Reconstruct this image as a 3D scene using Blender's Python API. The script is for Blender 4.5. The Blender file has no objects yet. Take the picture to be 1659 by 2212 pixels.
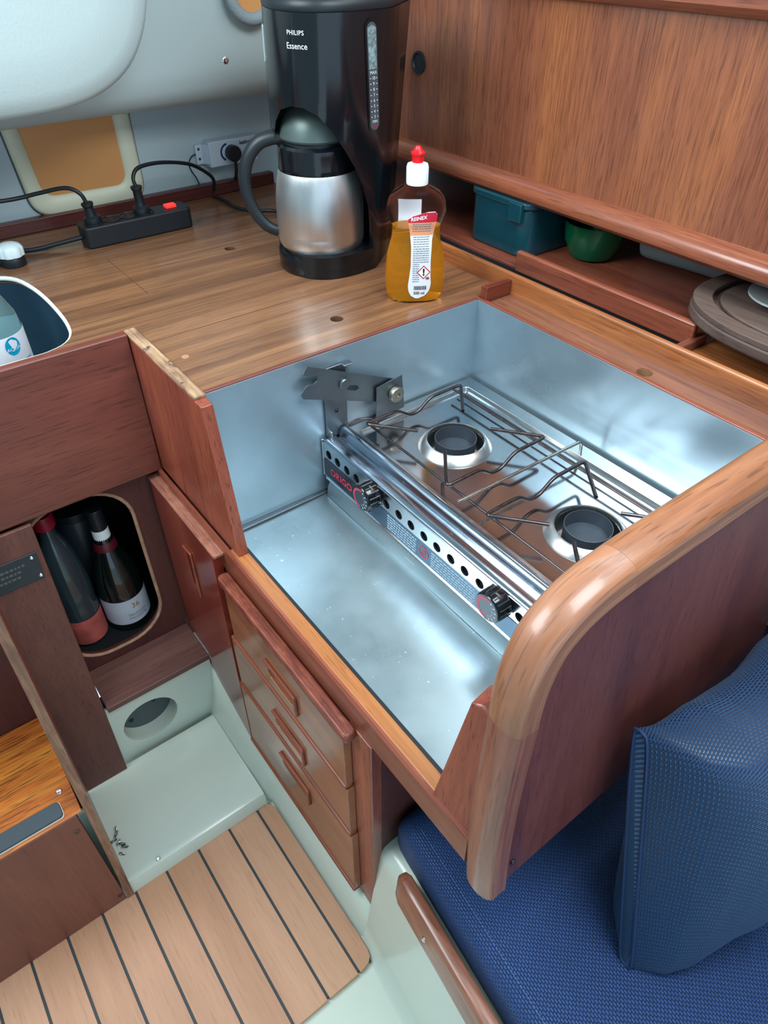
import bpy, bmesh, math, random
from mathutils import Vector, Matrix
from mathutils.geometry import tessellate_polygon
random.seed(7)
SC = bpy.context.scene
COL = SC.collection
def srgb(r, g, b, a=1.0):
    f = lambda c: (c/255/12.92) if c/255 <= .04045 else ((c/255+.055)/1.055)**2.4
    return (f(r), f(g), f(b), a)

# ------------------------------------------------------------------ camera
R0 = (7.97710946e-01, -6.03039916e-01, 3.26085127e-04)
R1 = (-3.95043291e-01, -5.22978052e-01, -7.55271313e-01)
R2 = (4.55629284e-01, 6.02359376e-01, -6.55412189e-01)
cam = bpy.data.cameras.new('camera'); camo = bpy.data.objects.new('camera', cam); COL.objects.link(camo)
m = Matrix(((R0[0], -R1[0], -R2[0], 0), (R0[1], -R1[1], -R2[1], 0), (R0[2], -R1[2], -R2[2], 1.38), (0, 0, 0, 1)))
camo.matrix_world = m
cam.sensor_fit = 'VERTICAL'; cam.sensor_height = 36.0; cam.lens = 1502.72/2212*36
cam.clip_start = .02; cam.clip_end = 50
SC.camera = camo
# ------------------------------------------------------------------ world, lights, exposure
SC.view_settings.view_transform = 'Standard'; SC.view_settings.look = 'None'
SC.view_settings.exposure = 0.06; SC.view_settings.gamma = 1.0
SC.view_settings.use_curve_mapping = False
w = bpy.data.worlds.new('sky'); SC.world = w; w.use_nodes = True
w.node_tree.nodes['Background'].inputs[0].default_value = (.60, .82, 1.0, 1)
w.node_tree.nodes['Background'].inputs[1].default_value = 1.6
def area(name, loc, target, sx, sy, power, col=(.86, .96, 1.0)):
    l = bpy.data.lights.new(name, 'AREA'); l.shape = 'RECTANGLE'; l.size = sx; l.size_y = sy
    l.energy = power; l.color = col
    o = bpy.data.objects.new(name, l); COL.objects.link(o); o.location = loc
    o.rotation_euler = (Vector(target)-Vector(loc)).to_track_quat('-Z', 'Y').to_euler()
    return o
area('companionway_daylight', (-.45, .9, 1.93), (.4, .75, .75), .75, .75, 26)
area('added_hatch_fill', (.50, -.05, 1.95), (.50, .2, .6), .6, .6, 17)  # hatch lamp invented above the seat to light it from overhead
area('portlight_daylight', (.960, .5, 1.74), (.30, .5, .7), .9, .16, 4)

# ------------------------------------------------------------------ materials
def nt(name):
    m = bpy.data.materials.new(name); m.use_nodes = True
    t = m.node_tree; return m, t, t.nodes['Principled BSDF']
def plain(name, col, rough=.5, metal=0, coat=0, emit=None, es=0, trans=0, ior=1.45, alpha=1, bump=0, bscale=200, var=0, vscale=8):
    m, t, b = nt(name)
    b.inputs['Base Color'].default_value = col; b.inputs['Roughness'].default_value = rough
    b.inputs['Metallic'].default_value = metal; b.inputs['Coat Weight'].default_value = coat
    b.inputs['Coat Roughness'].default_value = .08
    b.inputs['Transmission Weight'].default_value = trans; b.inputs['IOR'].default_value = ior
    if emit: b.inputs['Emission Color'].default_value = emit; b.inputs['Emission Strength'].default_value = es
    tc = t.nodes.new('ShaderNodeTexCoord')
    if var:
        n = t.nodes.new('ShaderNodeTexNoise'); n.inputs['Scale'].default_value = vscale; n.inputs['Detail'].default_value = 6
        t.links.new(tc.outputs['Object'], n.inputs['Vector'])
        r = t.nodes.new('ShaderNodeValToRGB')
        r.color_ramp.elements[0].position = .35; r.color_ramp.elements[1].position = .68
        r.color_ramp.elements[0].color = [c*(1-var) for c in col[:3]]+[1]
        r.color_ramp.elements[1].color = [min(1, c*(1+var)) for c in col[:3]]+[1]
        t.links.new(n.outputs['Fac'], r.inputs['Fac']); t.links.new(r.outputs['Color'], b.inputs['Base Color'])
    if bump:
        n = t.nodes.new('ShaderNodeTexNoise'); n.inputs['Scale'].default_value = bscale; n.inputs['Detail'].default_value = 3
        t.links.new(tc.outputs['Object'], n.inputs['Vector'])
        bp = t.nodes.new('ShaderNodeBump'); bp.inputs['Strength'].default_value = bump; bp.inputs['Distance'].default_value = .002
        t.links.new(n.outputs['Fac'], bp.inputs['Height']); t.links.new(bp.outputs['Normal'], b.inputs['Normal'])
    return m
def wood(name, c1, c2, c3, axis='X', across=22, along=1.3, rough=.32, coat=.25, fine=.35, fscale=1, pores=.3, warp=.6, seed=0, wear=None, pthr=.60, coord='Object'):
    """varnished timber: broad figure, fine fibres and short dark pores, all stretched along the grain axis"""
    m, t, b = nt(name); L = t.links.new
    tc = t.nodes.new('ShaderNodeTexCoord')
    def mapped(al, ac, off):
        mp = t.nodes.new('ShaderNodeMapping'); s = [ac]*3; s['XYZ'.index(axis)] = al
        mp.inputs['Scale'].default_value = s; mp.inputs['Location'].default_value = (off+seed, off*2-seed, off*3+seed*.7)
        L(tc.outputs[coord], mp.inputs['Vector']); return mp
    def noise(mp, det, dist, rgh=.6):
        n = t.nodes.new('ShaderNodeTexNoise'); n.inputs['Scale'].default_value = 1; n.inputs['Detail'].default_value = det
        n.inputs['Distortion'].default_value = dist; n.inputs['Roughness'].default_value = rgh
        L(mp.outputs['Vector'], n.inputs['Vector']); return n
    n1 = noise(mapped(along, across, 3.1), 6, warp)
    r = t.nodes.new('ShaderNodeValToRGB'); e = r.color_ramp.elements
    e[0].position = .30; e[0].color = c1; e[1].position = .70; e[1].color = c3
    x = e.new(.5); x.color = c2
    L(n1.outputs['Fac'], r.inputs['Fac'])
    n2 = noise(mapped(6*fscale, 260*fscale, 7.7), 3, .1)
    r2 = t.nodes.new('ShaderNodeValToRGB'); r2.color_ramp.elements[0].position = .3; r2.color_ramp.elements[1].position = .62
    r2.color_ramp.elements[0].color = (1-fine,)*3+(1,); r2.color_ramp.elements[1].color = (1, 1, 1, 1)
    L(n2.outputs['Fac'], r2.inputs['Fac'])
    mx = t.nodes.new('ShaderNodeMix'); mx.data_type = 'RGBA'; mx.blend_type = 'MULTIPLY'; mx.inputs['Factor'].default_value = 1
    L(r.outputs['Color'], mx.inputs['A']); L(r2.outputs['Color'], mx.inputs['B'])
    n3 = noise(mapped(22*fscale, 420*fscale, 1.3), 1, 0)
    r3 = t.nodes.new('ShaderNodeValToRGB'); r3.color_ramp.elements[0].position = pthr; r3.color_ramp.elements[1].position = pthr+.08
    r3.color_ramp.elements[0].color = (1, 1, 1, 1); r3.color_ramp.elements[1].color = (1-pores,)*3+(1,)
    L(n3.outputs['Fac'], r3.inputs['Fac'])
    m2 = t.nodes.new('ShaderNodeMix'); m2.data_type = 'RGBA'; m2.blend_type = 'MULTIPLY'; m2.inputs['Factor'].default_value = 1
    L(mx.outputs['Result'], m2.inputs['A']); L(r3.outputs['Color'], m2.inputs['B'])
    out = m2.outputs['Result']
    if wear:
        nw = t.nodes.new('ShaderNodeTexNoise'); nw.inputs['Scale'].default_value = wear[1]; nw.inputs['Detail'].default_value = 8; nw.inputs['Roughness'].default_value = .7
        L(tc.outputs['Object'], nw.inputs['Vector'])
        rw = t.nodes.new('ShaderNodeValToRGB'); rw.color_ramp.elements[0].position = wear[2]; rw.color_ramp.elements[1].position = wear[2]+.06
        rw.color_ramp.elements[0].color = (0, 0, 0, 1); rw.color_ramp.elements[1].color = (1, 1, 1, 1)
        L(nw.outputs['Fac'], rw.inputs['Fac'])
        m3 = t.nodes.new('ShaderNodeMix'); m3.data_type = 'RGBA'; m3.inputs['B'].default_value = wear[0]
        L(rw.outputs['Color'], m3.inputs['Factor']); L(out, m3.inputs['A']); out = m3.outputs['Result']
    L(out, b.inputs['Base Color'])
    bp = t.nodes.new('ShaderNodeBump'); bp.inputs['Strength'].default_value = .25; bp.inputs['Distance'].default_value = .0006
    L(n2.outputs['Fac'], bp.inputs['Height']); L(bp.outputs['Normal'], b.inputs['Normal'])
    b.inputs['Roughness'].default_value = rough; b.inputs['Coat Weight'].default_value = coat; b.inputs['Coat Roughness'].default_value = .12
    return m
def steel(name, col, r0, r1, scale=6, bump=0.0, spots=None, brush=None, aniso=0, metal=1):
    m, t, b = nt(name); L = t.links.new
    b.inputs['Metallic'].default_value = metal; b.inputs['Base Color'].default_value = col
    tc = t.nodes.new('ShaderNodeTexCoord'); mp = t.nodes.new('ShaderNodeMapping')
    if brush: mp.inputs['Scale'].default_value = brush
    L(tc.outputs['Object'], mp.inputs['Vector'])
    n = t.nodes.new('ShaderNodeTexNoise'); n.inputs['Scale'].default_value = scale; n.inputs['Detail'].default_value = 7; n.inputs['Roughness'].default_value = .6
    L(mp.outputs['Vector'], n.inputs['Vector'])
    mr = t.nodes.new('ShaderNodeMapRange'); mr.inputs['From Min'].default_value = .2; mr.inputs['From Max'].default_value = .8
    mr.inputs['To Min'].default_value = r0; mr.inputs['To Max'].default_value = r1
    L(n.outputs['Fac'], mr.inputs['Value']); L(mr.outputs['Result'], b.inputs['Roughness'])
    r = t.nodes.new('ShaderNodeValToRGB'); r.color_ramp.elements[0].position = .2; r.color_ramp.elements[1].position = .8
    r.color_ramp.elements[0].color = [c*.72 for c in col[:3]]+[1]; r.color_ramp.elements[1].color = [min(1, c*1.16) for c in col[:3]]+[1]
    L(n.outputs['Fac'], r.inputs['Fac']); out = r.outputs['Color']
    if spots:
        for sc, pos, cc, rev in spots:
            v = t.nodes.new('ShaderNodeTexNoise'); v.inputs['Scale'].default_value = sc; v.inputs['Detail'].default_value = 2
            L(tc.outputs['Object'], v.inputs['Vector'])
            rr = t.nodes.new('ShaderNodeValToRGB'); rr.color_ramp.elements[0].position = pos; rr.color_ramp.elements[1].position = pos+.03
            rr.color_ramp.elements[0].color = (0, 0, 0, 1); rr.color_ramp.elements[1].color = (1, 1, 1, 1)
            L(v.outputs['Fac'], rr.inputs['Fac'])
            mx = t.nodes.new('ShaderNodeMix'); mx.data_type = 'RGBA'; mx.inputs['B'].default_value = cc
            L(rr.outputs['Color'], mx.inputs['Factor']); L(out, mx.inputs['A']); out = mx.outputs['Result']
    L(out, b.inputs['Base Color'])
    if aniso: b.inputs['Anisotropic'].default_value = aniso
    if bump:
        bp = t.nodes.new('ShaderNodeBump'); bp.inputs['Strength'].default_value = bump; bp.inputs['Distance'].default_value = .001
        L(n.outputs['Fac'], bp.inputs['Height']); L(bp.outputs['Normal'], b.inputs['Normal'])
    return m
def weave(name, dark, light, pitch=.0042, rough=.6, rot=(0, 0, 0), sheen=.3, strength=.9, squash=(1, 1, 1)):
    """knitted mesh cloth: offset rows of little raised cells"""
    m, t, b = nt(name); L = t.links.new
    tc = t.nodes.new('ShaderNodeTexCoord'); mp = t.nodes.new('ShaderNodeMapping')
    mp.inputs['Rotation'].default_value = rot; mp.inputs['Scale'].default_value = squash
    L(tc.outputs['UV'], mp.inputs['Vector'])
    br = t.nodes.new('ShaderNodeTexBrick'); br.inputs['Scale'].default_value = 1
    br.inputs['Brick Width'].default_value = pitch*1.3; br.inputs['Row Height'].default_value = pitch*.75
    br.inputs['Mortar Size'].default_value = pitch*.2; br.inputs['Mortar Smooth'].default_value = 1; br.offset = .5
    br.inputs['Color1'].default_value = dark; br.inputs['Color2'].default_value = [c*.75 for c in dark[:3]]+[1]
    br.inputs['Mortar'].default_value = light
    L(mp.outputs['Vector'], br.inputs['Vector']); L(br.outputs['Color'], b.inputs['Base Color'])
    bp = t.nodes.new('ShaderNodeBump'); bp.inputs['Strength'].default_value = strength; bp.inputs['Distance'].default_value = .0012
    L(br.outputs['Fac'], bp.inputs['Height']); L(bp.outputs['Normal'], b.inputs['Normal'])
    b.inputs['Roughness'].default_value = rough; b.inputs['Sheen Weight'].default_value = sheen
    b.inputs['Sheen Tint'].default_value = (.5, .75, 1, 1)
    return m

W_COUNTER = wood('teak_counter', srgb(104, 70, 50), srgb(136, 94, 66), srgb(158, 112, 78), 'X', across=30, along=1.4, rough=.30, coat=.3, fine=.34, warp=.9, pores=.25)
W_MAHO_X = wood('mahogany_across', srgb(98, 50, 42), srgb(118, 60, 48), srgb(134, 72, 56), 'X', across=12, rough=.42, coat=.1, fine=.18, pores=.4)
W_MAHO_Z = wood('mahogany_upright', srgb(118, 54, 42), srgb(142, 68, 50), srgb(164, 84, 58), 'Z', across=12, rough=.38, coat=.2, fine=.22, pores=.5)
W_MAHO_Y = wood('mahogany_along', srgb(112, 56, 44), srgb(142, 74, 54), srgb(166, 92, 66), 'Y', across=20, rough=.35, coat=.25, fine=.3)
W_DARK_Z = wood('mahogany_dark_upright', srgb(70, 34, 34), srgb(86, 42, 38), srgb(98, 50, 42), 'Z', across=10, rough=.5, coat=0, fine=.2)
W_DARK_X = wood('mahogany_dark_across', srgb(80, 44, 38), srgb(98, 54, 44), srgb(112, 66, 54), 'X', across=14, rough=.5, coat=.05, fine=.25)
W_PANEL = wood('teak_panel', srgb(124, 70, 50), srgb(146, 86, 62), srgb(172, 104, 66), 'Z', across=5, along=.6, rough=.26, coat=.4, fine=.30, pores=.30, warp=1.6, fscale=1.1, pthr=.55)
W_RAIL = wood('golden_rail', srgb(156, 90, 46), srgb(174, 106, 56), srgb(186, 120, 68), 'Y', across=30, rough=.4, coat=.15, fine=.18)
W_FIDDLE = wood('fiddle_timber', srgb(138, 78, 44), srgb(168, 100, 56), srgb(192, 124, 76), 'Y', across=30, along=2, rough=.3, coat=.35, fine=.3)
W_REDRAIL = wood('reddish_rail', srgb(128, 66, 46), srgb(152, 84, 58), srgb(172, 104, 72), 'Y', across=30, along=2, rough=.3, coat=.4, fine=.25)
W_TRIM = wood('worn_trim', srgb(126, 78, 54), srgb(152, 98, 68), srgb(178, 124, 88), 'X', across=34, along=4, rough=.36, coat=.3, fine=.2, pores=.35, wear=(srgb(88, 54, 40), 46, .69), coord='UV')
W_TRIM_C = wood('worn_trim_bend', srgb(120, 74, 54), srgb(146, 94, 68), srgb(168, 114, 84), 'X', across=30, along=4, rough=.36, coat=.3, fine=.2, pores=.3, wear=(srgb(84, 52, 40), 70, .69), coord='UV', seed=4)
W_TRIM_Z = wood('worn_trim_upright', srgb(116, 66, 52), srgb(138, 82, 64), srgb(158, 102, 80), 'X', across=30, along=4, rough=.38, coat=.3, fine=.25, pores=.3, wear=(srgb(206, 160, 136), 60, .71), coord='UV', seed=8)
W_DRAWER = wood('drawer_front', srgb(122, 68, 46), srgb(148, 84, 52), srgb(170, 102, 60), 'Y', across=18, along=1.4, rough=.28, coat=.4, fine=.2)
W_POST = wood('post_wood', srgb(84, 48, 42), srgb(98, 56, 46), srgb(112, 66, 54), 'Z', across=16, rough=.5, coat=.05, fine=.2, pores=.3)
W_ORANGE = wood('orange_tread', srgb(140, 66, 20), srgb(190, 104, 34), srgb(214, 140, 50), 'X', across=40, along=6, rough=.3, coat=.4, fine=.4, pores=.7)
W_RAW = wood('worn_raw_edge', srgb(110, 80, 62), srgb(166, 128, 98), srgb(196, 160, 124), 'Y', across=60, along=14, rough=.7, coat=0, fine=.5, wear=(srgb(84, 62, 54), 50, .58))
W_PLANK = [wood('plank_teak_%d' % i, srgb(178+d, 128+d, 98+d), srgb(190+d, 140+d, 108+d), srgb(200+d, 152+d, 120+d), 'Y', across=9, rough=.55, coat=0, fine=.08, pores=.12, seed=i*3.3) for i, d in enumerate((-6, 0, 5))]
W_BOARD = wood('grey_beech', srgb(76, 58, 54), srgb(98, 78, 70), srgb(112, 92, 84), 'Y', across=22, rough=.6, coat=0, fine=.2)
W_PLYEDGE = plain('ply_edge', srgb(176, 136, 108), .6, var=.2, vscale=60)
CAULK = plain('black_caulking', srgb(48, 58, 64), .6)
GRP = plain('moulded_gelcoat', srgb(196, 205, 192), .32, coat=.3, var=.04, vscale=3)
GRP_TEX = plain('moulded_liner', srgb(184, 198, 198), .5, bump=.12, bscale=260)
GREY_WALL = plain('grey_painted_bulkhead', srgb(176, 192, 198), .55, bump=.1, bscale=150)
CREAM = plain('cream_plastic', srgb(214, 214, 190), .4)
AMBER = plain('amber_screen', srgb(214, 150, 92), .45, var=.06, vscale=5)
BLACK_GLOSS = plain('black_gloss_plastic', srgb(13, 17, 22), .14, coat=.15)
BLACK_MATT = plain('black_matt_plastic', srgb(26, 32, 38), .42)
RECESS_SHADE = plain('painted_recess_shade', srgb(14, 18, 22), .8)  # near-black paints the shade inside holes, slots and lockers
OLIVE_LID = plain('satin_grey_lid', srgb(78, 92, 90), .38, metal=.25)
CHROME = steel('polished_steel', (.75, .78, .8, 1), .12, .2, 20)
BRUSHED = steel('brushed_jug_steel', (.74, .74, .74, 1), .32, .44, 30, brush=(1, 1, .05), aniso=.6)
WELL = steel('dull_steel_sheet', srgb(168, 188, 200), .24, .38, 5, bump=.05, metal=.68, spots=[(300, .78, srgb(90, 100, 105), 0)])
TRAY = steel('stained_steel_tray', srgb(172, 188, 194), .20, .46, 7, bump=.08, metal=.80, spots=[(150, .72, srgb(214, 222, 222), 0), (320, .78, srgb(90, 100, 105), 0)])
HOB = steel('hob_steel', (.62, .64, .66, 1), .07, .16, 12)
HOBRIM = steel('hob_rim_steel', (.66, .68, .68, 1), .18, .3, 10)
PANELST = steel('front_panel_steel', (.66, .7, .74, 1), .12, .2, 14)
HOODREFL = steel('hood_steel_reflection', (.42, .48, .56, 1), .10, .2, 12)  # darkened blue base paints in the reflection along the hood
RINGST = steel('burner_ring_steel', (.66, .64, .62, 1), .26, .36, 24)
DARKST = steel('dark_bracket_steel', srgb(120, 128, 134), .38, .5, 12)
WIRE = steel('heat_tinted_wire', srgb(96, 86, 86), .22, .42, 90)
IRON = plain('blackened_burner', srgb(84, 92, 102), .45, metal=.6)
WHITE = plain('white_plastic', srgb(236, 240, 240), .35)
PALE = plain('pale_blue_plastic', srgb(196, 212, 226), .4)
RED = plain('red_plastic', srgb(214, 24, 34), .3)
REDLIT = plain('lit_red_switch', srgb(235, 30, 30), .3, emit=(1, .05, .04, 1), es=.8)
RUBBER = plain('grip_rubber', srgb(60, 70, 76), .75, bump=.3, bscale=500)
TEAL = plain('teal_plastic', srgb(14, 62, 74), .3, coat=.3)
GREENGL = plain('green_glass', srgb(10, 120, 80), .08, trans=.6)
FROST = plain('frosted_plastic', srgb(180, 200, 206), .45, trans=.35)
PLATE = plain('grey_ceramic', srgb(176, 182, 182), .35)
FOAM = plain('grey_foam', srgb(140, 152, 156), .85, bump=.5, bscale=220)
CLEAR = plain('clear_plastic', (1, 1, 1, 1), .03, trans=1, ior=1.08)
SOAP = plain('orange_liquid', srgb(255, 190, 60), .02, trans=.86, ior=1.15)
PETCLEAR = plain('blue_clear_plastic', srgb(190, 226, 228), .05, trans=.85, ior=1.15)
DARKPET = plain('smoked_plastic', srgb(46, 60, 66), .12, trans=.15, coat=.5)
WINE = plain('dark_bottle_glass', srgb(10, 20, 18), .06, coat=.6)
PAPER = plain('label_paper', srgb(214, 216, 224), .6)
PAPER2 = plain('aged_label_paper', srgb(186, 192, 202), .6, var=.06, vscale=30)
PEACH = plain('peach_print', srgb(222, 150, 112), .6)
INK = plain('black_print', srgb(24, 26, 30), .6)
INKG = plain('grey_print', srgb(112, 116, 124), .6)
WPRINT = plain('white_print', srgb(226, 232, 234), .5)
REDPRINT = plain('red_print', srgb(190, 24, 52), .5)
PINKPRINT = plain('pink_red_print', srgb(214, 60, 88), .4)
NAVY = plain('navy_print', srgb(30, 44, 110), .5)
GOLD = plain('gold_foil', srgb(196, 160, 60), .35, metal=.6)
MAROON = plain('maroon_foil', srgb(92, 18, 30), .4)
CYAN = plain('cyan_print', srgb(0, 150, 190), .5)
REDLABEL = plain('faded_red_label', srgb(176, 84, 76), .6, var=.3, vscale=30)
GREENPR = plain('green_print', srgb(70, 160, 70), .5)
NAMEPL = plain('dark_name_plate', srgb(40, 46, 50), .45, var=.1, vscale=40)
ETCH = plain('panel_dark_print', srgb(30, 34, 42), .25, coat=.4)
ETCH2 = plain('panel_smoke_print', srgb(84, 104, 124), .28, metal=.6)
BLUECLOTH = weave('blue_knit_seat', srgb(8, 60, 120), srgb(2, 28, 66), pitch=.0046, strength=.9, sheen=.05)
BLUECLOTH2 = weave('blue_knit_pillow', srgb(10, 30, 66), srgb(38, 84, 132), pitch=.0046, strength=1, rough=.42, sheen=.15)
THREAD = plain('pale_thread', srgb(90, 130, 180), .7)

# ------------------------------------------------------------------ mesh helpers
def tag(o, label=None, cat=None, group=None, kind=None):
    if label: o['label'] = label
    if cat: o['category'] = cat
    if group: o['group'] = group
    if kind: o['kind'] = kind
    return o
def root(name, loc, label, cat, group=None):
    o = bpy.data.objects.new(name, None); COL.objects.link(o); o.location = loc; o.empty_display_size = .03
    return tag(o, label, cat, group)
def origin_of(r):
    v = Vector((0, 0, 0))
    while r is not None: v += Vector(r.location); r = r.parent
    return v
def part(name, verts, faces, mat, parent=None, loc=None, bevel=0, seg=2, smooth=True, ang=35, sub=0, solid=0, uvs=None, label=None):
    """one mesh object from world-space vertices; origin at loc (or at its parent)"""
    base = origin_of(parent) if parent else Vector((0, 0, 0))
    off = base + (Vector(loc)-base if loc is not None else Vector((0, 0, 0)))
    me = bpy.data.meshes.new(name)
    me.from_pydata([tuple(Vector(v)-off) for v in verts], [], faces)
    bm = bmesh.new(); bm.from_mesh(me)
    bmesh.ops.recalc_face_normals(bm, faces=bm.faces)
    bm.to_mesh(me); bm.free()
    me.materials.append(mat)
    if smooth:
        me.shade_smooth()
        if not sub: me.set_sharp_from_angle(angle=math.radians(ang))
    o = bpy.data.objects.new(name, me); COL.objects.link(o)
    o.parent = parent; o.location = off-base
    if uvs is not None:
        uv = me.uv_layers.new(name='UVMap')
        for l in me.loops: uv.data[l.index].uv = uvs[l.vertex_index]
    if solid:
        md = o.modifiers.new('thick', 'SOLIDIFY'); md.thickness = solid; md.offset = 0
    if bevel:
        md = o.modifiers.new('bevel', 'BEVEL'); md.width = bevel; md.segments = seg; md.limit_method = 'ANGLE'; md.angle_limit = math.radians(40)
        md.harden_normals = False
        me.shade_smooth()
        wn = o.modifiers.new('wn', 'WEIGHTED_NORMAL'); wn.keep_sharp = True
    if sub:
        md = o.modifiers.new('sub', 'SUBSURF'); md.levels = sub; md.render_levels = sub
    if label: o['label'] = label
    return o
def boxg(x, y, z):
    (x0, x1), (y0, y1), (z0, z1) = x, y, z
    v = [(a, b, c) for a in (x0, x1) for b in (y0, y1) for c in (z0, z1)]
    f = [(0, 1, 3, 2), (4, 6, 7, 5), (0, 4, 5, 1), (2, 3, 7, 6), (0, 2, 6, 4), (1, 5, 7, 3)]
    return v, f
def box(name, x, y, z, mat, parent=None, bevel=.0015, **k):
    v, f = boxg(x, y, z); return part(name, v, f, mat, parent, bevel=bevel, **k)
def join(*gs):
    V, F = [], []
    for v, f in gs:
        n = len(V); V += list(v); F += [tuple(i+n for i in q) for q in f]
    return V, F
def ax(axis, u, v, d):
    return {'X': (d, u, v), 'Y': (u, d, v), 'Z': (u, v, d)}[axis]
def prismg(poly, axis, a, b, holes=()):
    """polygon (with holes) in the plane across axis, extruded from a to b"""
    loops = [list(poly)]+[list(h) for h in holes]
    flat = [p for l in loops for p in l]; n = len(flat)
    V = [ax(axis, p[0], p[1], a) for p in flat]+[ax(axis, p[0], p[1], b) for p in flat]
    tris = tessellate_polygon([[Vector((p[0], p[1], 0)) for p in l] for l in loops]) if (holes or len(poly) > 4) else None
    F = []
    if holes:
        for t in tris: F.append(tuple(t)); F.append(tuple(i+n for i in reversed(t)))
    else:
        F.append(tuple(range(n))); F.append(tuple(n+i for i in reversed(range(n))))
    s = 0
    for l in loops:
        k = len(l)
        for i in range(k):
            j = (i+1) % k; F.append((s+i, s+j, s+j+n, s+i+n))
        s += k
    return V, F
def prism(name, poly, axis, a, b, mat, parent=None, holes=(), bevel=0, **k):
    v, f = prismg(poly, axis, a, b, holes); return part(name, v, f, mat, parent, bevel=bevel, **k)
def circ(cx, cy, r, n=24, ry=None):
    ry = ry or r
    return [(cx+r*math.cos(2*math.pi*i/n), cy+ry*math.sin(2*math.pi*i/n)) for i in range(n)]
def rrect(x0, x1, y0, y1, r, n=6):
    P = []
    for cx, cy, a in ((x1-r, y1-r, 0), (x0+r, y1-r, 90), (x0+r, y0+r, 180), (x1-r, y0+r, 270)):
        for i in range(n+1):
            t = math.radians(a+90*i/n); P.append((cx+r*math.cos(t), cy+r*math.sin(t)))
    return P
def fillet(pts, r, n=5):
    pts = [Vector(p) for p in pts]; out = [pts[0]]
    for i in range(1, len(pts)-1):
        p, a, b = pts[i], pts[i-1], pts[i+1]
        da, db = (a-p), (b-p); q = min(r, da.length*.45, db.length*.45)
        s, e = p+da.normalized()*q, p+db.normalized()*q
        for k in range(n+1):
            t = k/n; out.append(s*(1-t)**2+p*2*t*(1-t)+e*t*t)
    out.append(pts[-1]); return out
def spline(pts, n=8):
    P = [Vector(p) for p in pts]; P = [P[0]*2-P[1]]+P+[P[-1]*2-P[-2]]; out = []
    for i in range(1, len(P)-2):
        a, b, c, d = P[i-1:i+3]
        for k in range(n):
            t = k/n
            out.append(.5*((2*b)+(c-a)*t+(2*a-5*b+4*c-d)*t*t+(3*b-a-3*c+d)*t**3))
    out.append(P[-2]); return out
def tubeg(pts, r, seg=8, closed=False, rads=None, flat=1.0):
    P = [Vector(p) for p in pts]; n = len(P); V, F = [], []
    t0 = (P[1]-P[0]).normalized(); nrm = t0.orthogonal().normalized()
    for i in range(n):
        if closed: t = (P[(i+1) % n]-P[i-1]).normalized()
        else: t = (P[min(i+1, n-1)]-P[max(i-1, 0)]).normalized()
        nrm = (nrm-t*nrm.dot(t)).normalized(); bi = t.cross(nrm)
        rr = rads[i] if rads else r
        for k in range(seg):
            a = 2*math.pi*k/seg; V.append(P[i]+nrm*rr*math.cos(a)+bi*rr*flat*math.sin(a))
    for i in range(n if closed else n-1):
        j = (i+1) % n
        for k in range(seg):
            l = (k+1) % seg; F.append((i*seg+k, i*seg+l, j*seg+l, j*seg+k))
    if not closed:
        F.append(tuple(reversed(range(seg)))); F.append(tuple((n-1)*seg+k for k in range(seg)))
    return V, F
def tube(name, pts, r, mat, parent=None, seg=8, closed=False, rads=None, **k):
    v, f = tubeg(pts, r, seg, closed, rads); return part(name, v, f, mat, parent, ang=60, **k)
def latheg(prof, c, seg=32, sx=1, sy=1, rot=0, axis=None, cap=True):
    """profile [(r, h)] turned about the vertical through c (or about axis)"""
    V, F = [], []; ca, sa = math.cos(rot), math.sin(rot)
    if axis is not None:
        A = Vector(axis).normalized(); U = A.orthogonal().normalized(); W = A.cross(U)
    for r, h in prof:
        for k in range(seg):
            a = 2*math.pi*k/seg; x, y = r*sx*math.cos(a), r*sy*math.sin(a)
            if axis is None: V.append((c[0]+x*ca-y*sa, c[1]+x*sa+y*ca, c[2]+h))
            else: V.append(tuple(Vector(c)+U*x+W*y+A*h))
    for i in range(len(prof)-1):
        for k in range(seg):
            l = (k+1) % seg; F.append((i*seg+k, i*seg+l, (i+1)*seg+l, (i+1)*seg+k))
    if cap:
        F.append(tuple(reversed(range(seg)))); F.append(tuple((len(prof)-1)*seg+k for k in range(seg)))
    return V, F
def lathe(name, prof, c, mat, parent=None, seg=32, **k):
    kk = {a: k.pop(a) for a in ('sx', 'sy', 'rot', 'axis', 'cap') if a in k}
    v, f = latheg(prof, c, seg, **kk); return part(name, v, f, mat, parent, **k)
def txt2d(s, size, align='CENTER', bold=0.0, spacing=1.0):
    cu = bpy.data.curves.new('t', 'FONT'); cu.body = s; cu.size = size; cu.align_x = align; cu.align_y = 'CENTER'
    cu.offset = bold*size; cu.space_character = spacing; cu.resolution_u = 3
    o = bpy.data.objects.new('t', cu); COL.objects.link(o)
    dg = bpy.context.evaluated_depsgraph_get(); dg.update()
    me = bpy.data.meshes.new_from_object(o.evaluated_get(dg))
    V = [(v.co.x, v.co.y) for v in me.vertices]; F = [tuple(p.vertices) for p in me.polygons]
    bpy.data.objects.remove(o); bpy.data.curves.remove(cu); bpy.data.meshes.remove(me)
    return V, F
def place2d(g, fn): return [fn(u, v) for u, v in g[0]], g[1]
def planefn(o, r, u, lift=.0004):
    o, r, u = Vector(o), Vector(r).normalized(), Vector(u).normalized(); n = r.cross(u)*lift
    return lambda a, b: o+r*a+u*b+n
def lettering(s, size, fn, mat, parent, name='lettering', **k):
    g = place2d(txt2d(s, size, **k), fn); return part(name, g[0], g[1], mat, parent, smooth=False)
def screw(loc, axis, r, mat, parent, name='screw'):
    A = Vector(axis).normalized()
    return lathe(name, [(r*.01, -.001), (r, -.001), (r, .0005), (r*.7, .0015), (r*.35, .0014), (r*.3, .0006), (r*.01, .0006)], loc, mat, parent, seg=14, axis=A)
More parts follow.
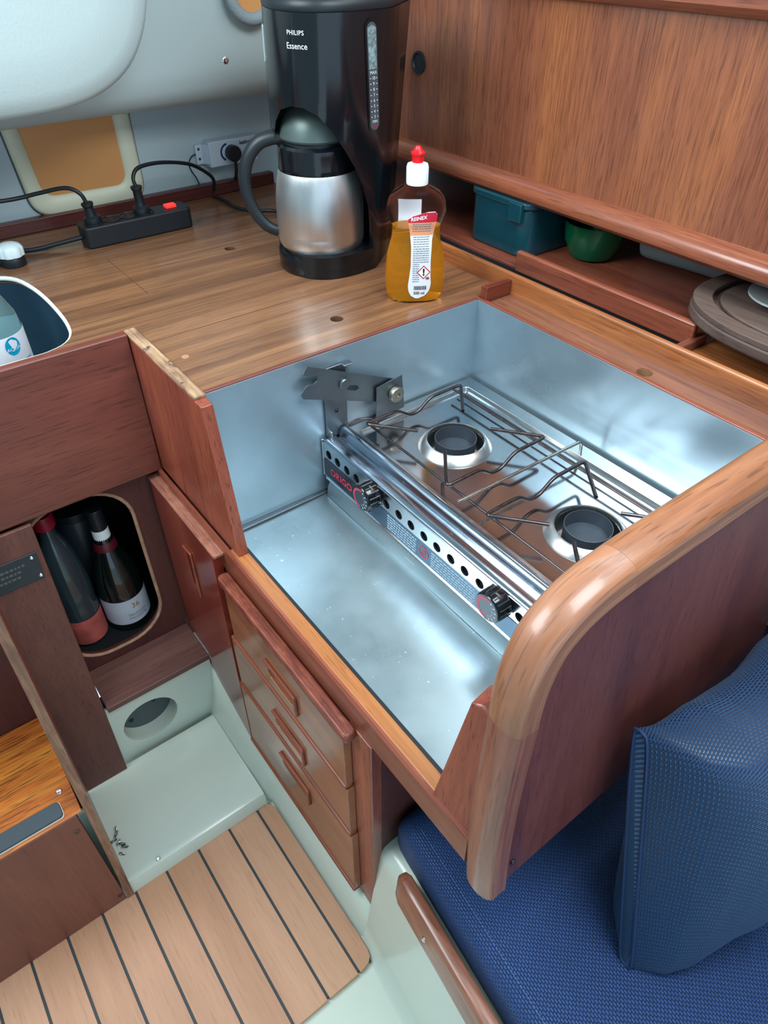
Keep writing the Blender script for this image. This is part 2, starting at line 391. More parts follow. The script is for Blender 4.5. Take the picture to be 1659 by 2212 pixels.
def boolean_cut(verts, faces, cutters):
    """subtract closed cutter meshes; returns plain geometry"""
    def mk(g):
        me = bpy.data.meshes.new('b'); me.from_pydata([tuple(v) for v in g[0]], [], g[1])
        bm = bmesh.new(); bm.from_mesh(me); bmesh.ops.recalc_face_normals(bm, faces=bm.faces); bm.to_mesh(me); bm.free()
        o = bpy.data.objects.new('b', me); COL.objects.link(o); return o
    o = mk((verts, faces)); cs = [mk(c) for c in cutters]
    for c in cs:
        md = o.modifiers.new('x', 'BOOLEAN'); md.operation = 'DIFFERENCE'; md.solver = 'EXACT'; md.object = c
    dg = bpy.context.evaluated_depsgraph_get(); dg.update()
    me = bpy.data.meshes.new_from_object(o.evaluated_get(dg))
    V = [tuple(v.co) for v in me.vertices]; F = [tuple(p.vertices) for p in me.polygons]
    for c in cs+[o]: bpy.data.objects.remove(c)
    return V, F
def struct(o, label=None): o['kind'] = 'structure'; return tag(o, label)

# ================================================================== SETTING
# moulded floor pan: curb profile up to the cabinet, bright pan nearest the seat
fl = root('floor', (0, 0, 0), None, None); fl['kind'] = 'structure'
del_ = [k for k in ('label', 'category') if k in fl.keys()]
box('pan', (-1.6, .60), (-1.7, 1.0), (-.06, .008), GRP, fl, bevel=0)
CR = [(.93, [(.216, .040), (.220, .062), (.231, .105), (.2425, .200), (.252, .210), (.62, .210)]),
      (.77, [(.216, .040), (.221, .060), (.236, .080), (.2455, .100), (.258, .106), (.62, .106)]),
      (.70, [(.218, .035), (.224, .052), (.239, .066), (.2465, .088), (.260, .094), (.62, .094)]),
      (.68, [(.2292, .004), (.2325, .016), (.2405, .036), (.2475, .078), (.262, .090), (.62, .090)]),
      (.40, [(.2292, .004), (.2325, .016), (.2405, .036), (.2475, .078), (.262, .090), (.62, .090)]),
      (.328, [(.2292, .004), (.2325, .010), (.2425, .022), (.2520, .060), (.270, .080), (.62, .090)])]
part('curb', [(x, y, z) for y, r in CR for x, z in r], [(i*6+j, i*6+j+1, i*6+j+7, i*6+j+6) for i in range(len(CR)-1) for j in range(5)], GRP, fl, ang=70)
# teak planks with recessed caulking between them
joints = [.2295, .195, .133, .068, .003, -.057, -.119, -.181, -.243, -.305, -.367, -.429, -.491]
y_far = .684
for i in range(len(joints)-1):  # one object per plank
    x1, x0 = joints[i]-.0022, joints[i+1]+.0022
    yf = y_far if i < 5 else .679
    if i == 0:
        poly = [(x0, .326), (x1-.02, .327)]+[(x1-.02+.02*math.sin(t), .347-.02*math.cos(t)) for t in (0.5, 1.0, 1.57)]+[(x1, yf-.02), (x1-.008, yf-.006), (x1-.02, yf), (x0, yf)]
    else: poly = [(x0, .326), (x1, .326), (x1, yf), (x0, yf)]
    prism('plank', poly, 'Z', .008, .0205, W_PLANK[i % 3], fl, bevel=.0006)
box('caulking', (-.491, .222), (.330, .678), (.008, .0188), CAULK, fl, bevel=0)

# moulded step beyond the planks, with its back wall and round opening
st = struct(root('trim_1', (.1, .8, .008), None, None))
prism('step', [(.678, .008), (.679, .040), (.684, .052), (.694, .0565), (.905, .0565), (.905, .008)], 'X', -.0735, .2185, GRP, st)
# right upstand of the step
hole = circ(.101, .135, .056, 36)
prism('back_wall', [(.018, .01), (.245, .01), (.245, .225), (.030, .225)], 'Y', .918, .926, GRP, st, holes=[hole])
box('recess_plate', (.0, .2), (.952, .956), (.05, .225), plain('recess_grey', srgb(74, 84, 86), .5), st, bevel=0)
lathe('recess_rim', [(.0555, 0), (.0555, .032), (.0595, .032), (.0595, 0), (.0555, 0)], (.101, .9225, .135), GRP, st, seg=36, axis=(0, 1, 0), cap=False)
for sx, sz in ((.068, .118), (.122, .144)): screw((sx, .951, sz), (0, -1, 0), .005, BLACK_MATT, st)
screw((.0, .689, .0565), (0, -.3, 1), .004, BRUSHED, st)

# aft bulkhead behind the counter
wa = struct(box('wall_aft', (-1.3, 1.3), (1.537, 1.56), (.55, 1.6), GREY_WALL, None, bevel=0, loc=(0, 1.55, .9)))
# hull side far behind the shelf
struct(prism('wall_starboard', [(1.28, .5), (1.30, .5), (1.42, 2.0), (1.38, 2.0)], 'Y', -1.6, 1.56, GREY_WALL, None, loc=(1.3, 0, .9)))
# moulded deck liner overhanging the aft counter, with a raised bulge
prof = [(1.56, 1.085), (1.47, 1.09), (1.435, 1.096), (1.412, 1.108), (1.398, 1.128), (1.388, 1.16), (1.36, 1.55), (1.56, 1.55)]
ce = struct(prism('trim_2', prof, 'X', -1.3, 1.3, GRP_TEX, None, loc=(0, 1.4, 1.1)))
bv = []; bf = []
xs = []
N = 26
def bulge_pt(s, layer):
    # outline runs along the bottom edge then turns up; layer 0 on the liner, 1 near, 2 front face
    pass
outl = [(-1.2, 1.146), (-.4, 1.142), (.10, 1.139), (.24, 1.139), (.31, 1.141), (.36, 1.147), (.40, 1.158), (.435, 1.175), (.463, 1.198), (.485, 1.228), (.500, 1.262), (.512, 1.31), (.52, 1.40), (.52, 1.52)]
outl = [tuple(p) for p in [(q.x, q.y) for q in spline([(a, b, 0) for a, b in outl], 3)]]
def inset(P, d):
    out = []
    for i, p in enumerate(P):
        a, b = P[max(0, i-1)], P[min(len(P)-1, i+1)]; t = Vector((b[0]-a[0], b[1]-a[1])).normalized(); out.append((p[0]-t.y*d, p[1]+t.x*d))
    return out
rows = [(outl, 1.402), (inset(outl, .002), 1.27), (inset(outl, .006), 1.252), (inset(outl, .015), 1.242), (inset(outl, .035), 1.235), (inset(outl, .09), 1.226)]
for P, y in rows: bv += [(p[0], y, p[1]) for p in P]
n = len(outl)
for r in range(len(rows)-1):
    for i in range(n-1): bf.append((r*n+i, r*n+i+1, (r+1)*n+i+1, (r+1)*n+i))
last = (len(rows)-1)*n
bf.append(tuple(last+i for i in range(n)) + tuple())
bv.append((-1.2, 1.22, 1.55)); k0 = len(bv)-1
bf[-1] = tuple(last+i for i in range(n))+(k0,)
struct(part('trim_3', bv, bf, GRP_TEX, None, loc=(0, 1.3, 1.2), ang=60))
screw((.682, 1.3875, 1.168), (0, -1, .1), .006, CHROME, ce, 'screw')

# cabin top with its companionway opening and an invented hatch hole for fill light
ceil_poly = [(-1.7, -1.7), (1.42, -1.7), (1.42, 1.56), (-1.7, 1.56)]
struct(prism('ceiling', ceil_poly, 'Z', 1.97, 2.0, GRP_TEX, None, holes=[[(-.85, .6), (-.05, .6), (-.05, 1.4), (-.85, 1.4)], [(.15, -.4), (.85, -.4), (.85, .3), (.15, .3)]], loc=(0, 0, 1.97), smooth=False))
struct(box('wall_port', (-1.72, -1.7), (-1.7, 1.56), (0, 2.0), GRP_TEX, None, bevel=0, loc=(-1.7, 0, 0)))

# starboard locker front: teak panel with a rounded bottom rail and top rail
wp = struct(root('wall_panel', (.95, .5, 1.0), None, None))
box('panel', (.952, .966), (-1.0, 1.36), (1.01, 1.60), W_PANEL, wp, bevel=0)
bot = [(.966, 1.003), (.950, .999), (.938, 1.002), (.930, 1.009), (.928, 1.018), (.932, 1.028), (.942, 1.035), (.956, 1.037), (.966, 1.037)]
prism('bottom_rail', bot, 'Y', -1.0, 1.36, W_REDRAIL, wp)
topr = [(.966, 1.283), (.950, 1.281), (.938, 1.285), (.931, 1.293), (.931, 1.303), (.938, 1.312), (.950, 1.317), (.966, 1.318)]
prism('top_rail', topr, 'Y', -1.0, 1.36, W_REDRAIL, wp)
box('locker_shade_floor', (.966, 1.36), (-1.0, 1.36), (1.040, 1.050), W_MAHO_Y, wp, bevel=0)  # unseen board added to block sky light from the shelf below
box('locker_end', (.952, 1.36), (1.36, 1.37), (1.0, 1.6), W_DARK_Z, wp, bevel=0)
v, f = latheg([(.0001, 0), (.018, 0), (.018, .004), (.015, .004), (.014, .001), (.0001, .001)], (.952, 1.152, 1.168), 28, axis=(-1, 0, 0), cap=False)
part('finger_pull', v, f, BLACK_MATT, wp)

wn = struct(root('window_1', (.96, .5, 1.74), None, None))
prism('upper_lining', [(-1.0, 1.60), (1.36, 1.60), (1.36, 1.97), (-1.0, 1.97)], 'X', .952, .966, GRP_TEX, wn, holes=[rrect(.04, .96, 1.655, 1.825, .04, 5)], smooth=False)
tube('window_frame', [(.952, a, b) for a, b in rrect(.04, .96, 1.655, 1.825, .04, 5)], .006, CHROME, wn, closed=True)

# ================================================================== SHELF BEHIND THE COUNTER
sh = root('shelf', (1.05, .6, .88), 'reddish brown teak shelf recess under the wood panel behind the counter fiddle', 'shelf')
box('shelf_board', (.902, 1.3), (.46, 1.53), (.893, .911), W_MAHO_Y, sh)
box('shelf_board', (.848, 1.3), (-.7, .452), (.888, .906), W_FIDDLE, sh)
box('shelf_lip', (.895, .907), (.46, .81), (.905, .940), W_MAHO_Y, sh, bevel=.003)
box('crosspiece', (.8495, .925), (.452, .464), (.872, .919), W_MAHO_X, sh)
box('slot_floor', (.84, .92), (.465, 1.50), (.74, .75), RECESS_SHADE, sh, bevel=0)  # black slab painting the shade down in the slot
box('slot_back', (.9, .901), (.465, 1.50), (.75, .9055), RECESS_SHADE, sh, bevel=0)  # black sheet standing in for the slot's unlit depth

gb = root('storage_box', (.98, .89, .9115), 'dark teal plastic box with clipped lid standing at the left of the shelf', 'box')
def rbox(x0, x1, y0, y1, z, r, z1): return prismg(rrect(x0, x1, y0, y1, r, 5), 'Z', z, z1)
part('tub', *rbox(.930, 1.066, .824, .971, .9115, .025, .992), TEAL, gb, bevel=.003)
part('lid', *rbox(.926, 1.070, .820, .975, .992, .027, 1.004), TEAL, gb, bevel=.003)
box('clip', (.921, .930), (.835, .865), (.972, 1.002), TEAL, gb)
bw = lathe('bowl', [(.026, 0), (.038, .004), (.050, .03), (.054, .062), (.052, .062), (.047, .03), (.035, .008), (.001, .007)], (1.040, .765, .9115), GREENGL, None, seg=30, loc=(1.040, .765, .9115), cap=False)
tag(bw, 'green glass bowl on the shelf just right of the teal box', 'bowl')
v, f = latheg([(.001, 0), (.03, 0), (.037, .004), (.0385, .012), (.0385, .175), (.036, .183), (.001, .184)], (1.116, .706, .951), 26, axis=(.12, -1, 0), cap=False)
ct = part('container', v, f, FROST, None, loc=(1.116, .706, .9115)); tag(ct, 'translucent frosted plastic tub lying on the shelf behind the round board', 'container')

cb = root('cutting_board', (1.0, .33, .941), 'round-ended greyish wooden cutting board with a juice groove at the right of the shelf', 'board')
def blob(cx, cy, a, b, n=56, p=2.5):
    o = []
    for i in range(n):
        t = 2*math.pi*i/n; c, s = math.cos(t), math.sin(t)
        o.append((cx+a*abs(c)**(2/p)*(1 if c > 0 else -1), cy+b*abs(s)**(2/p)*(1 if s > 0 else -1)))
    return o
BX, BY, BA, BB = .998, .330, .133, .182
prism('board', blob(BX, BY, BA, BB), 'Z', .941, .957, W_BOARD, cb, bevel=.003)
v, f = prismg(blob(BX, BY, BA-.001, BB-.001), 'Z', .957, .965, holes=[blob(BX, BY, BA-.026, BB-.026)])
part('rim', v, f, W_BOARD, cb, bevel=.002)
v, f = prismg(blob(BX, BY, BA-.036, BB-.036), 'Z', .957, .9635)
part('centre', v, f, W_BOARD, cb, bevel=.002)
pl = lathe('plate', [(.001, 0), (.03, 0), (.034, .003), (.055, .008), (.055, .011), (.032, .006), (.001, .005)], (1.005, .396, .965), PLATE, None, seg=32, loc=(1.005, .396, .965), cap=False)
tag(pl, 'small pale grey dish lying on the grey cutting board', 'plate')

# ================================================================== COUNTER
co = root('countertop', (.3, 1.2, .87), 'wide brown teak countertop with striped grain and round plug holes', 'countertop')
sink = []
for x, y in [(.150, 1.348), (.179, 1.338), (.200, 1.312), (.212, 1.26), (.217, 1.20), (.217, 1.13), (.214, 1.085), (.207, 1.05), (.192, 1.026), (.165, 1.013), (.12, 1.010), (-.15, 1.010), (-.22, 1.03), (-.24, 1.08), (-.24, 1.28), (-.22, 1.33), (-.17, 1.35)]:
    sink.append((x, y, 0))
sink = [(p.x, p.y) for p in spline(sink+[sink[0]], 3)][:-1]
outer = [(-.9, 1.001), (.272, 1.001), (.288, 1.001), (.288, .779), (.776, .779), (.835, .779), (.835, 1.53), (-.9, 1.53)]
holes = [sink, circ(.551, .850, .0105, 20), circ(.558, 1.215, .0105, 20)]
prism('board', outer, 'Z', .873, .8995, W_COUNTER, co, holes=holes, ang=30)
for hx, hy in ((.551, .850), (.558, 1.215)): lathe('plug_hole', [(.0001, 0), (.0104, 0), (.0104, .026), (.0098, .026), (.0098, .001), (.0001, .001)], (hx, hy, .872), plain('raw_hole', srgb(90, 58, 40), .8), co, seg=18, cap=False)
lathe('wood_plug', [(.0001, 0), (.0055, 0), (.005, .0004), (.0001, .0004)], (.312, .880, .8995), plain('plug_wood', srgb(170, 124, 92), .5), co, seg=16, cap=False)
# seams between the veneer boards: narrow recessed inlays
box('seam', (.3545, .3553), (1.115, 1.30), (.8990, .8998), W_DARK_X, co, bevel=0)
box('seam', (.29, .776), (.950, .9506), (.8990, .8998), W_DARK_X, co, bevel=0)
box('edge_strip', (.288, .776), (.7725, .779), (.874, .9012), W_MAHO_X, co, bevel=.001)
box('edge_strip', (.777, .7835), (.0, .779), (.86, .9005), W_MAHO_Y, co, bevel=.001)
# narrow board between the steel and the long fiddle, a little lower
lp = prism('side_board', [(.7835, 0), (.836, 0), (.836, .779), (.7835, .779)], 'Z', .874, .8965, wood('side_board_wood', srgb(104, 62, 50), srgb(128, 80, 62), srgb(150, 98, 74), 'Y', across=24, rough=.3, coat=.3), co, holes=[circ(.800, .462, .0115, 20)])
lathe('plug_hole', [(.0001, 0), (.0114, 0), (.0114, .02), (.0108, .02), (.0108, .001), (.0001, .001)], (.800, .462, .8755), plain('raw_hole_pale', srgb(140, 100, 66), .8), co, seg=18, cap=False)
box('aft_strip', (-.9, .83), (1.517, 1.535), (.9, .925), wood('dark_red_strip', srgb(78, 34, 32), srgb(92, 42, 38), srgb(104, 50, 44), 'X', rough=.35, coat=.2), co)
screw((.40, 1.516, .912), (0, -1, 0), .004, CHROME, co)
# sink liner
rim = root('sink', (0, 1.18, .78), 'dark round-cornered sink recess with a white cut edge at the left of the counter', 'sink')
tube('cut_edge', [(x, y, .8955) for x, y in sink], .0042, plain('white_cut_edge', srgb(228, 236, 230), .5, var=.04, vscale=60), rim, seg=8, closed=True)
def scale2(P, cx, cy, s): return [(cx+(x-cx)*s, cy+(y-cy)*s) for x, y in P]
n = len(sink); A = [(x, y, .888) for x, y in sink]; B = [(x, y, .72) for x, y in scale2(sink, 0, 1.18, .96)]
basinm = plain('dark_sink_basin', srgb(38, 62, 78), .35, var=.15, vscale=9)
part('basin', A+B, [(i, (i+1) % n, (i+1) % n+n, i+n) for i in range(n)]+[tuple(range(n, 2*n))], basinm, rim)

fd = root('long_fiddle', (.842, .5, .88), 'long golden-brown wooden fiddle rail running along the back edge of the counter', 'rail')
prism('rail', [(.835, .870), (.835, .925), (.838, .9295), (.843, .930), (.8475, .926), (.8475, .870)], 'Y', -.2, 1.12, W_FIDDLE, fd, bevel=.001)
cp = box('short_fiddle', (.779, .834), (.757, .771), (.897, .922), wood('dark_crosspiece', srgb(96, 40, 30), srgb(122, 54, 38), srgb(146, 72, 50), 'X', rough=.35, coat=.25), None, bevel=.0015, loc=(.805, .765, .897))
tag(cp, 'short dark red wooden crosspiece at the steel corner joining the long back rail', 'rail')

# front panel under the sink, end board and rail
pa = box('sink_front_panel', (-.9, .2695), (.985, 1.0), (.654, .905), W_MAHO_X, None, bevel=.0025, loc=(0, .99, .654))
tag(pa, 'broad reddish-brown mahogany panel below the sink at the left', 'panel')
eb = root('end_board', (.28, .88, .655), 'thick upright reddish board with a chipped pale top edge beside the steel well', 'board')
prism('board', [(.738, .656), (1.0, .656), (1.0, .902), (.742, .902), (.728, .80)][0:0] or [(.712, .656), (1.003, .656), (1.003, .899), (.744, .899)], 'X', .2705, .2870, W_MAHO_Z, eb, bevel=.0015)
box('worn_top', (.2700, .2878), (.765, 1.004), (.899, .9035), W_RAW, eb, bevel=.001)

rl = root('counter_rail', (.27, .45, .6), 'long front rail of the galley with a golden top running under the steel tray', 'rail')
prism('front_face', [(.2635, .600), (.262, .604), (.262, .652), (.2645, .6555), (.268, .6555), (.268, .600)], 'Y', .203, 1.005, W_MAHO_Y, rl)
box('golden_top', (.268, .287), (.215, .735), (.640, .6562), W_RAIL, rl, bevel=.001)
box('black_seal', (.287, .2915), (.27, .735), (.640, .6555), BLACK_MATT, rl, bevel=0)
box('underside', (.268, .80), (.20, .98), (.600, .612), W_DARK_X, rl, bevel=0)

# ================================================================== STEEL WELL
we = root('steel_well', (.53, .52, .65), 'deep dull grey sheet-steel well lining the stove recess', 'recess')
prism('aft_sheet', [(.288, .655), (.776, .655), (.776, .8985), (.288, .8985)], 'Y', .7705, .7725, WELL, we, bevel=0)
box('back_sheet', (.7745, .7765), (.10, .7705), (.655, .8985), WELL, we, bevel=0)
prism('forward_sheet', [(.34, .655), (.355, .69), (.375, .76), (.41, .83), (.46, .872), (.52, .885), (.774, .885), (.774, .655)], 'Y', .2725, .2745, WELL, we)
ny, nx = 30, 16; V, F = [], []
for i in range(nx+1):
    for j in range(ny+1):
        x = .291+(.777-.291)*i/nx; y = .273+(.7705-.273)*j/ny
        V.append((x, y, .6535+.0012*math.sin(y*21+x*5)*math.exp(-((x-.38)/.1)**2)))
for i in range(nx):
    for j in range(ny): a = i*(ny+1)+j; F.append((a, a+1, a+ny+2, a+ny+1))
part('tray', V, F, TRAY, we)
box('corner_flange', (.30, .462), (.762, .7705), (.654, .6575), DARKST, we, bevel=.001)
prism('riser', [(.456, .654), (.459, .672), (.468, .689), (.472, .689), (.472, .654)], 'Y', .30, .757, TRAY, we)
box('riser_slot', (.4585, .462), (.535, .556), (.664, .670), plain('pale_tab', srgb(200, 208, 190), .5), we, bevel=0)

# ================================================================== STOVE
sv = root('stove', (.617, .535, .66), 'two-burner stainless steel alcohol stove with wire pot supports in the steel well', 'stove')
YS0, YS1 = .305, .766
box('housing', (.474, .768), (YS0+.002, YS1-.002), (.660, .744), PANELST, sv)
holes = []
hy = [.750, .726, .701, .676, .602, .5735, .546, .518, .491, .463, .436, .408][0:12]+[.338]
for y in hy: holes.append(circ(y, .7375, .0075, 18))
fp = rrect(YS0, YS1, .688, .7565, .006, 4)
prism('front_panel', fp, 'X', .4595, .4625, PANELST, sv, holes=holes)
box('panel_cavity', (.4650, .4655), (YS0+.005, YS1-.005), (.692, .755), RECESS_SHADE, sv, bevel=0)
box('left_flange', (.458, .475), (YS1-.0005, YS1+.0015), (.690, .7585), PANELST, sv)
box('bottom_lip', (.457, .463), (YS0+.004, YS1-.006), (.6865, .6895), CHROME, sv)
prism('black_plate', rrect(.641, YS1-.002, .6925, .7265, .004, 3), 'X', .4588, .4594, ETCH, sv)
prism('smoke_plate', [(.307, .6925), (.640, .6925), (.640, .7245), (.307, .7245)], 'X', .4588, .4594, ETCH2, sv)
fn = planefn((.4587, .7160, .7095), (0, -1, 0), (0, 0, 1))
lettering('ORIGO', .0175, fn, PINKPRINT, sv, bold=.03, spacing=1.05)
lettering('3', .012, planefn((.4587, .6535, .700), (0, -1, 0), (0, 0, 1)), WPRINT, sv)
# two blocks of small print either side of a round emblem
G = []
for y0, y1 in ((.598, .532), (.500, .412)):
    for r in range(6):
        z = .7205-r*.0047; y = y0
        while y > y1:
            w_ = random.uniform(.003, .009); G.append(boxg((.4583, .45875), (max(y1, y-w_), y), (z-.0011, z+.0006))); y -= w_+.0014
part('small_print', *join(*G), plain('etched_print', srgb(176, 200, 216), .5), sv, smooth=False)['kind'] = 'stuff'
v, f = join(latheg([(.0085, 0), (.0100, 0), (.0100, .0003), (.0085, .0003), (.0085, 0)], (.4586, .516, .7085), 28, axis=(-1, 0, 0), cap=False), latheg([(.0035, 0), (.0045, 0), (.0045, .0003), (.0035, .0003), (.0035, 0)], (.4586, .516, .7085), 20, axis=(-1, 0, 0), cap=False))
part('emblem', v, f, PINKPRINT, sv, smooth=False)
# rolled hood along the front
hp = [(.4605, .7560), (.4615, .7585), (.4640, .7598), (.478, .7600), (.482, .7585), (.486, .7540), (.489, .7560), (.4905, .7640), (.4935, .7690), (.4985, .7705), (.5030, .7690), (.5060, .7640), (.5100, .7565), (.5150, .7540)]
V = [(x, YS0+(YS1-YS0)*j, z) for j in (0, .02, .98, 1) for x, z in hp]; k = len(hp); F = []
for j in range(3):
    for i in range(k-1): F.append((j*k+i, j*k+i+1, (j+1)*k+i+1, (j+1)*k+i))
part('hood_front', V, F, HOODREFL, sv, solid=.001, ang=70)
# deck with burner openings and a raised rim
BC = [(.617, .634), (.622, .378)]
deck = [(.514, YS0+.012), (.742, YS0+.012), (.742, YS1-.018), (.514, YS1-.018)]
prism('deck', deck, 'Z', .7530, .7545, HOB, sv, holes=[circ(x, y, .044, 36) for x, y in BC], smooth=False)
rimo = [(.506, YS0), (.768, YS0), (.768, YS1), (.506, YS1)]
rimi = rrect(.516, .7425, YS0+.014, YS1-.020, .006, 3)
V = []; F = []
prism('rim', rimo, 'Z', .7578, .7606, HOBRIM, sv, holes=[rimi], bevel=.001)
n = len(rimi); a_ = [(x, y, .7600) for x, y in rimi]; b_ = [(x, y, .7536) for x, y in scale2(rimi, .63, .535, .985)]
part('rim_slope', a_+b_, [(i, (i+1) % n, (i+1) % n+n, i+n) for i in range(n)], HOBRIM, sv)
box('hinge_tab', (.470, .474), (.756, .768), (.757, .772), HOBRIM, sv)
for bx, by in BC:
    lathe('burner_ring', [(.0575, .7545), (.0565, .7562), (.0462, .7660), (.0440, .7668), (.0432, .7655), (.0430, .7600)], (bx, by, 0), RINGST, sv, seg=48, cap=False)
    g = lathe('burner_cup', [(.0295, .742), (.0310, .742), (.0322, .7690), (.0312, .7692), (.0304, .748), (.0001, .747)], (bx, by, 0), IRON, sv, seg=44, cap=False)
    lathe('burner_well', [(.0431, .7605), (.0429, .738), (.0001, .738)], (bx, by, 0), RECESS_SHADE, sv, seg=36, cap=False)
ZW = .786
def support(yo, yi):
    pts = [(.566, yi, ZW), (.5135, yo, ZW), (.575, yo, ZW), (.600, yo, ZW-.018), (.618, yo, ZW-.018), (.643, yo, ZW), (.708, yo, ZW), (.657, yi, ZW)]
    tube('pot_support', fillet(pts, .009, 5), .0028, WIRE, sv, seg=8)
for yo, yi in ((.726, .664), (.537, .602), (.462, .399), (.296, .358)): support(yo, yi)
tube('long_rod', [(.531, .735, .7705), (.531, .312, .7705)], .0020, WIRE, sv)
tube('long_rod', [(.706, .742, .7705), (.706, .312, .7705)], .0020, WIRE, sv)
for dx in (.7185,): tube('long_rod', [(dx, .742, .7635), (dx, .312, .7635)], .0015, WIRE, sv)
tube('latch_rod', fillet([(.503, .503, ZW), (.742, .4975, ZW), (.746, .4970, .757)], .008), .0024, steel('bright_wire', srgb(176, 170, 164), .2, .35, 60), sv)
tube('hinge_wire', fillet([(.503, .758, .772), (.515, .752, .780), (.535, .742, .780), (.540, .728, .775)], .008), .0022, WIRE, sv)
def knob(y, z=.7400):
    k_ = lathe('control_knob', [(.0001, 0), (.0195, 0), (.0208, .003), (.0212, .010), (.0205, .0215), (.0190, .0235), (.0001, .0235)], (.4590, y, z), BLACK_GLOSS, sv, seg=40, axis=(-1, 0, 0), cap=False)
    G = []
    for i in range(16):
        a = 2*math.pi*i/16; cy, cz = y+.0208*math.cos(a), z+.0208*math.sin(a)
        G.append(tubeg([(.4570, cy, cz), (.4385, cy-.0004*math.cos(a), cz-.0004*math.sin(a))], .0010, 5))
    part('grip_ribs', *join(*G), BLACK_GLOSS, k_)
    lathe('dial_face', [(.0001, 0), (.0178, 0), (.0178, .0003), (.0001, .0003)], (.4354, y, z), plain('dial_grey', srgb(58, 68, 78), .25), k_, seg=36, axis=(-1, 0, 0), cap=False)
    arc = []; nn = 24
    for i in range(nn+1):
        a = math.radians(78+190*i/nn)
        for r in (.0135, .0168): arc.append((.43495, y-r*math.cos(a), z+r*math.sin(a)))
    part('red_arc', arc, [(2*i, 2*i+1, 2*i+3, 2*i+2) for i in range(nn)], PINKPRINT, k_, smooth=False)
    G = []
    for i in range(6):
        a = math.radians(64-26*i); c, s = math.cos(a), math.sin(a)
        fn = planefn((.43505, y-.0148*c, z+.0148*s), (0, -c, s), (0, s, c), .0001)
        G.append(([fn(-.0016, -.0007), fn(.0016, -.0007), fn(.0016, .0007), fn(-.0016, .0007)], [(0, 1, 2, 3)]))
        if i:
            t = txt2d(str(i), .0042); fn = planefn((.43505, y-.0103*c, z+.0103*s), (0, -1, 0), (0, 0, 1), .0001); G.append(place2d(t, fn))
    part('dial_marks', *join(*G), WPRINT, k_, smooth=False)
knob(.632); knob(.3705, .7415)

# retaining latch on the aft steel sheet
lt = root('stove_latch', (.50, .765, .80), 'grey steel swing latch with a knurled nut on the aft side of the well', 'latch')
pts = [(.437, .896), (.429, .884), (.441, .881), (.4475, .8795), (.453, .875), (.4525, .868), (.446, .8645), (.437, .866), (.432, .864), (.424, .854), (.427, .847), (.578, .786), (.594, .822)]
prism('notched_arm', pts, 'Y', .7565, .7585, DARKST, lt, holes=[[(.497, .848), (.507, .842), (.523, .836), (.526, .828), (.521, .827), (.502, .836), (.494, .842)]])
lathe('bolt_head', [(.0001, 0), (.009, 0), (.009, .003), (.0075, .0045), (.0001, .0045)], (.4975, .7565, .848), DARKST, lt, seg=22, axis=(0, -1, 0), cap=False)
prism('side_tab', [(.5535, .822), (.603, .829), (.609, .768), (.5525, .765)], 'Y', .7505, .7525, DARKST, lt)
nv, nf = latheg([(.0001, 0), (.012, 0), (.0128, .001), (.0128, .008), (.0118, .0095), (.004, .0095), (.004, .0075), (.0001, .0075)], (.588, .750, .802), 26, axis=(0, -1, 0), cap=False)
part('knurled_nut', nv, nf, steel('aged_nut', srgb(168, 162, 150), .3, .5, 60), lt)
box('upright_strap', (.468, .508), (.7655, .7680), (.755, .876), DARKST, lt)
box('top_lug', (.500, .516), (.757, .769), (.874, .8765), DARKST, lt)
for z in (.832, .80): screw((.488, .7655, z), (0, -1, 0), .0035, BLACK_MATT, lt)
tube('standoff', [(.4975, .758, .848), (.4975, .7655, .848)], .006, DARKST, lt)
tube('standoff', [(.588, .7505, .802), (.588, .7700, .802)], .004, DARKST, lt)

# ================================================================== DIVIDER AT THE SEAT END (curved nosing)
dv = root('galley_divider', (.5, .19, .575), 'reddish-brown end panel of the galley with a worn curved nosing beside the blue seat', 'partition')
def lean(x, z, dy): return (x, .183+(z-.6)*.075+dy, z)
path = [(.271, .578), (.270, .64), (.272, .70), (.277, .77), (.285, .84), (.290, .882), (.299, .913), (.314, .938), (.335, .953), (.360, .962), (.395, .9665), (.46, .968), (.70, .968), (1.0, .968)]
path = [(p.x, p.y) for p in spline([(a, b, 0) for a, b in path], 4)]
def nosing(name, P, mat):
    V, F = [], []; prof = []; UVn = []; ln = 0
    for i in range(14):
        a = math.radians(-100+200*i/13)
        prof.append((.011*math.cos(a)+.001, .0205*math.sin(a)))
    prof += [(-.016, .0205), (-.016, -.0205)]
    k = len(prof)
    for i, p in enumerate(P):
        a, b = P[max(0, i-1)], P[min(len(P)-1, i+1)]; t = Vector((b[0]-a[0], b[1]-a[1])).normalized(); nrm = Vector((-t.y, t.x))
        if i: ln += math.hypot(P[i][0]-P[i-1][0], P[i][1]-P[i-1][1])
        for q_, (o_, dy) in enumerate(prof): V.append(lean(p[0]+nrm.x*o_+0.0, p[1]+nrm.y*o_, dy)); UVn.append((ln, q_*.004))
    for i in range(len(P)-1):
        for j in range(k): F.append((i*k+j, i*k+(j+1) % k, (i+1)*k+(j+1) % k, (i+1)*k+j))
    F.append(tuple(range(k))); F.append(tuple((len(P)-1)*k+j for j in range(k)))
    return part(name, V, F, mat, dv, ang=50, uvs=UVn)
cut1 = next(i for i, p in enumerate(path) if p[1] > .845); cut2 = next(i for i, p in enumerate(path) if p[0] > .405)
nosing('nosing', path[:cut1+1], W_TRIM_Z); nosing('nosing', path[cut1:cut2+1], W_TRIM_C); nosing('nosing', path[cut2:], W_TRIM)
inner = [(x+.008 if z < .9 else x+.004, z-.006 if z > .9 else z) for x, z in path if x < .99]
poly = inner+[(.99, .955), (.99, .588), (.30, .580)]
n = len(poly)
V = [lean(x, z, -.014) for x, z in poly]+[lean(x, z, .012) for x, z in poly]
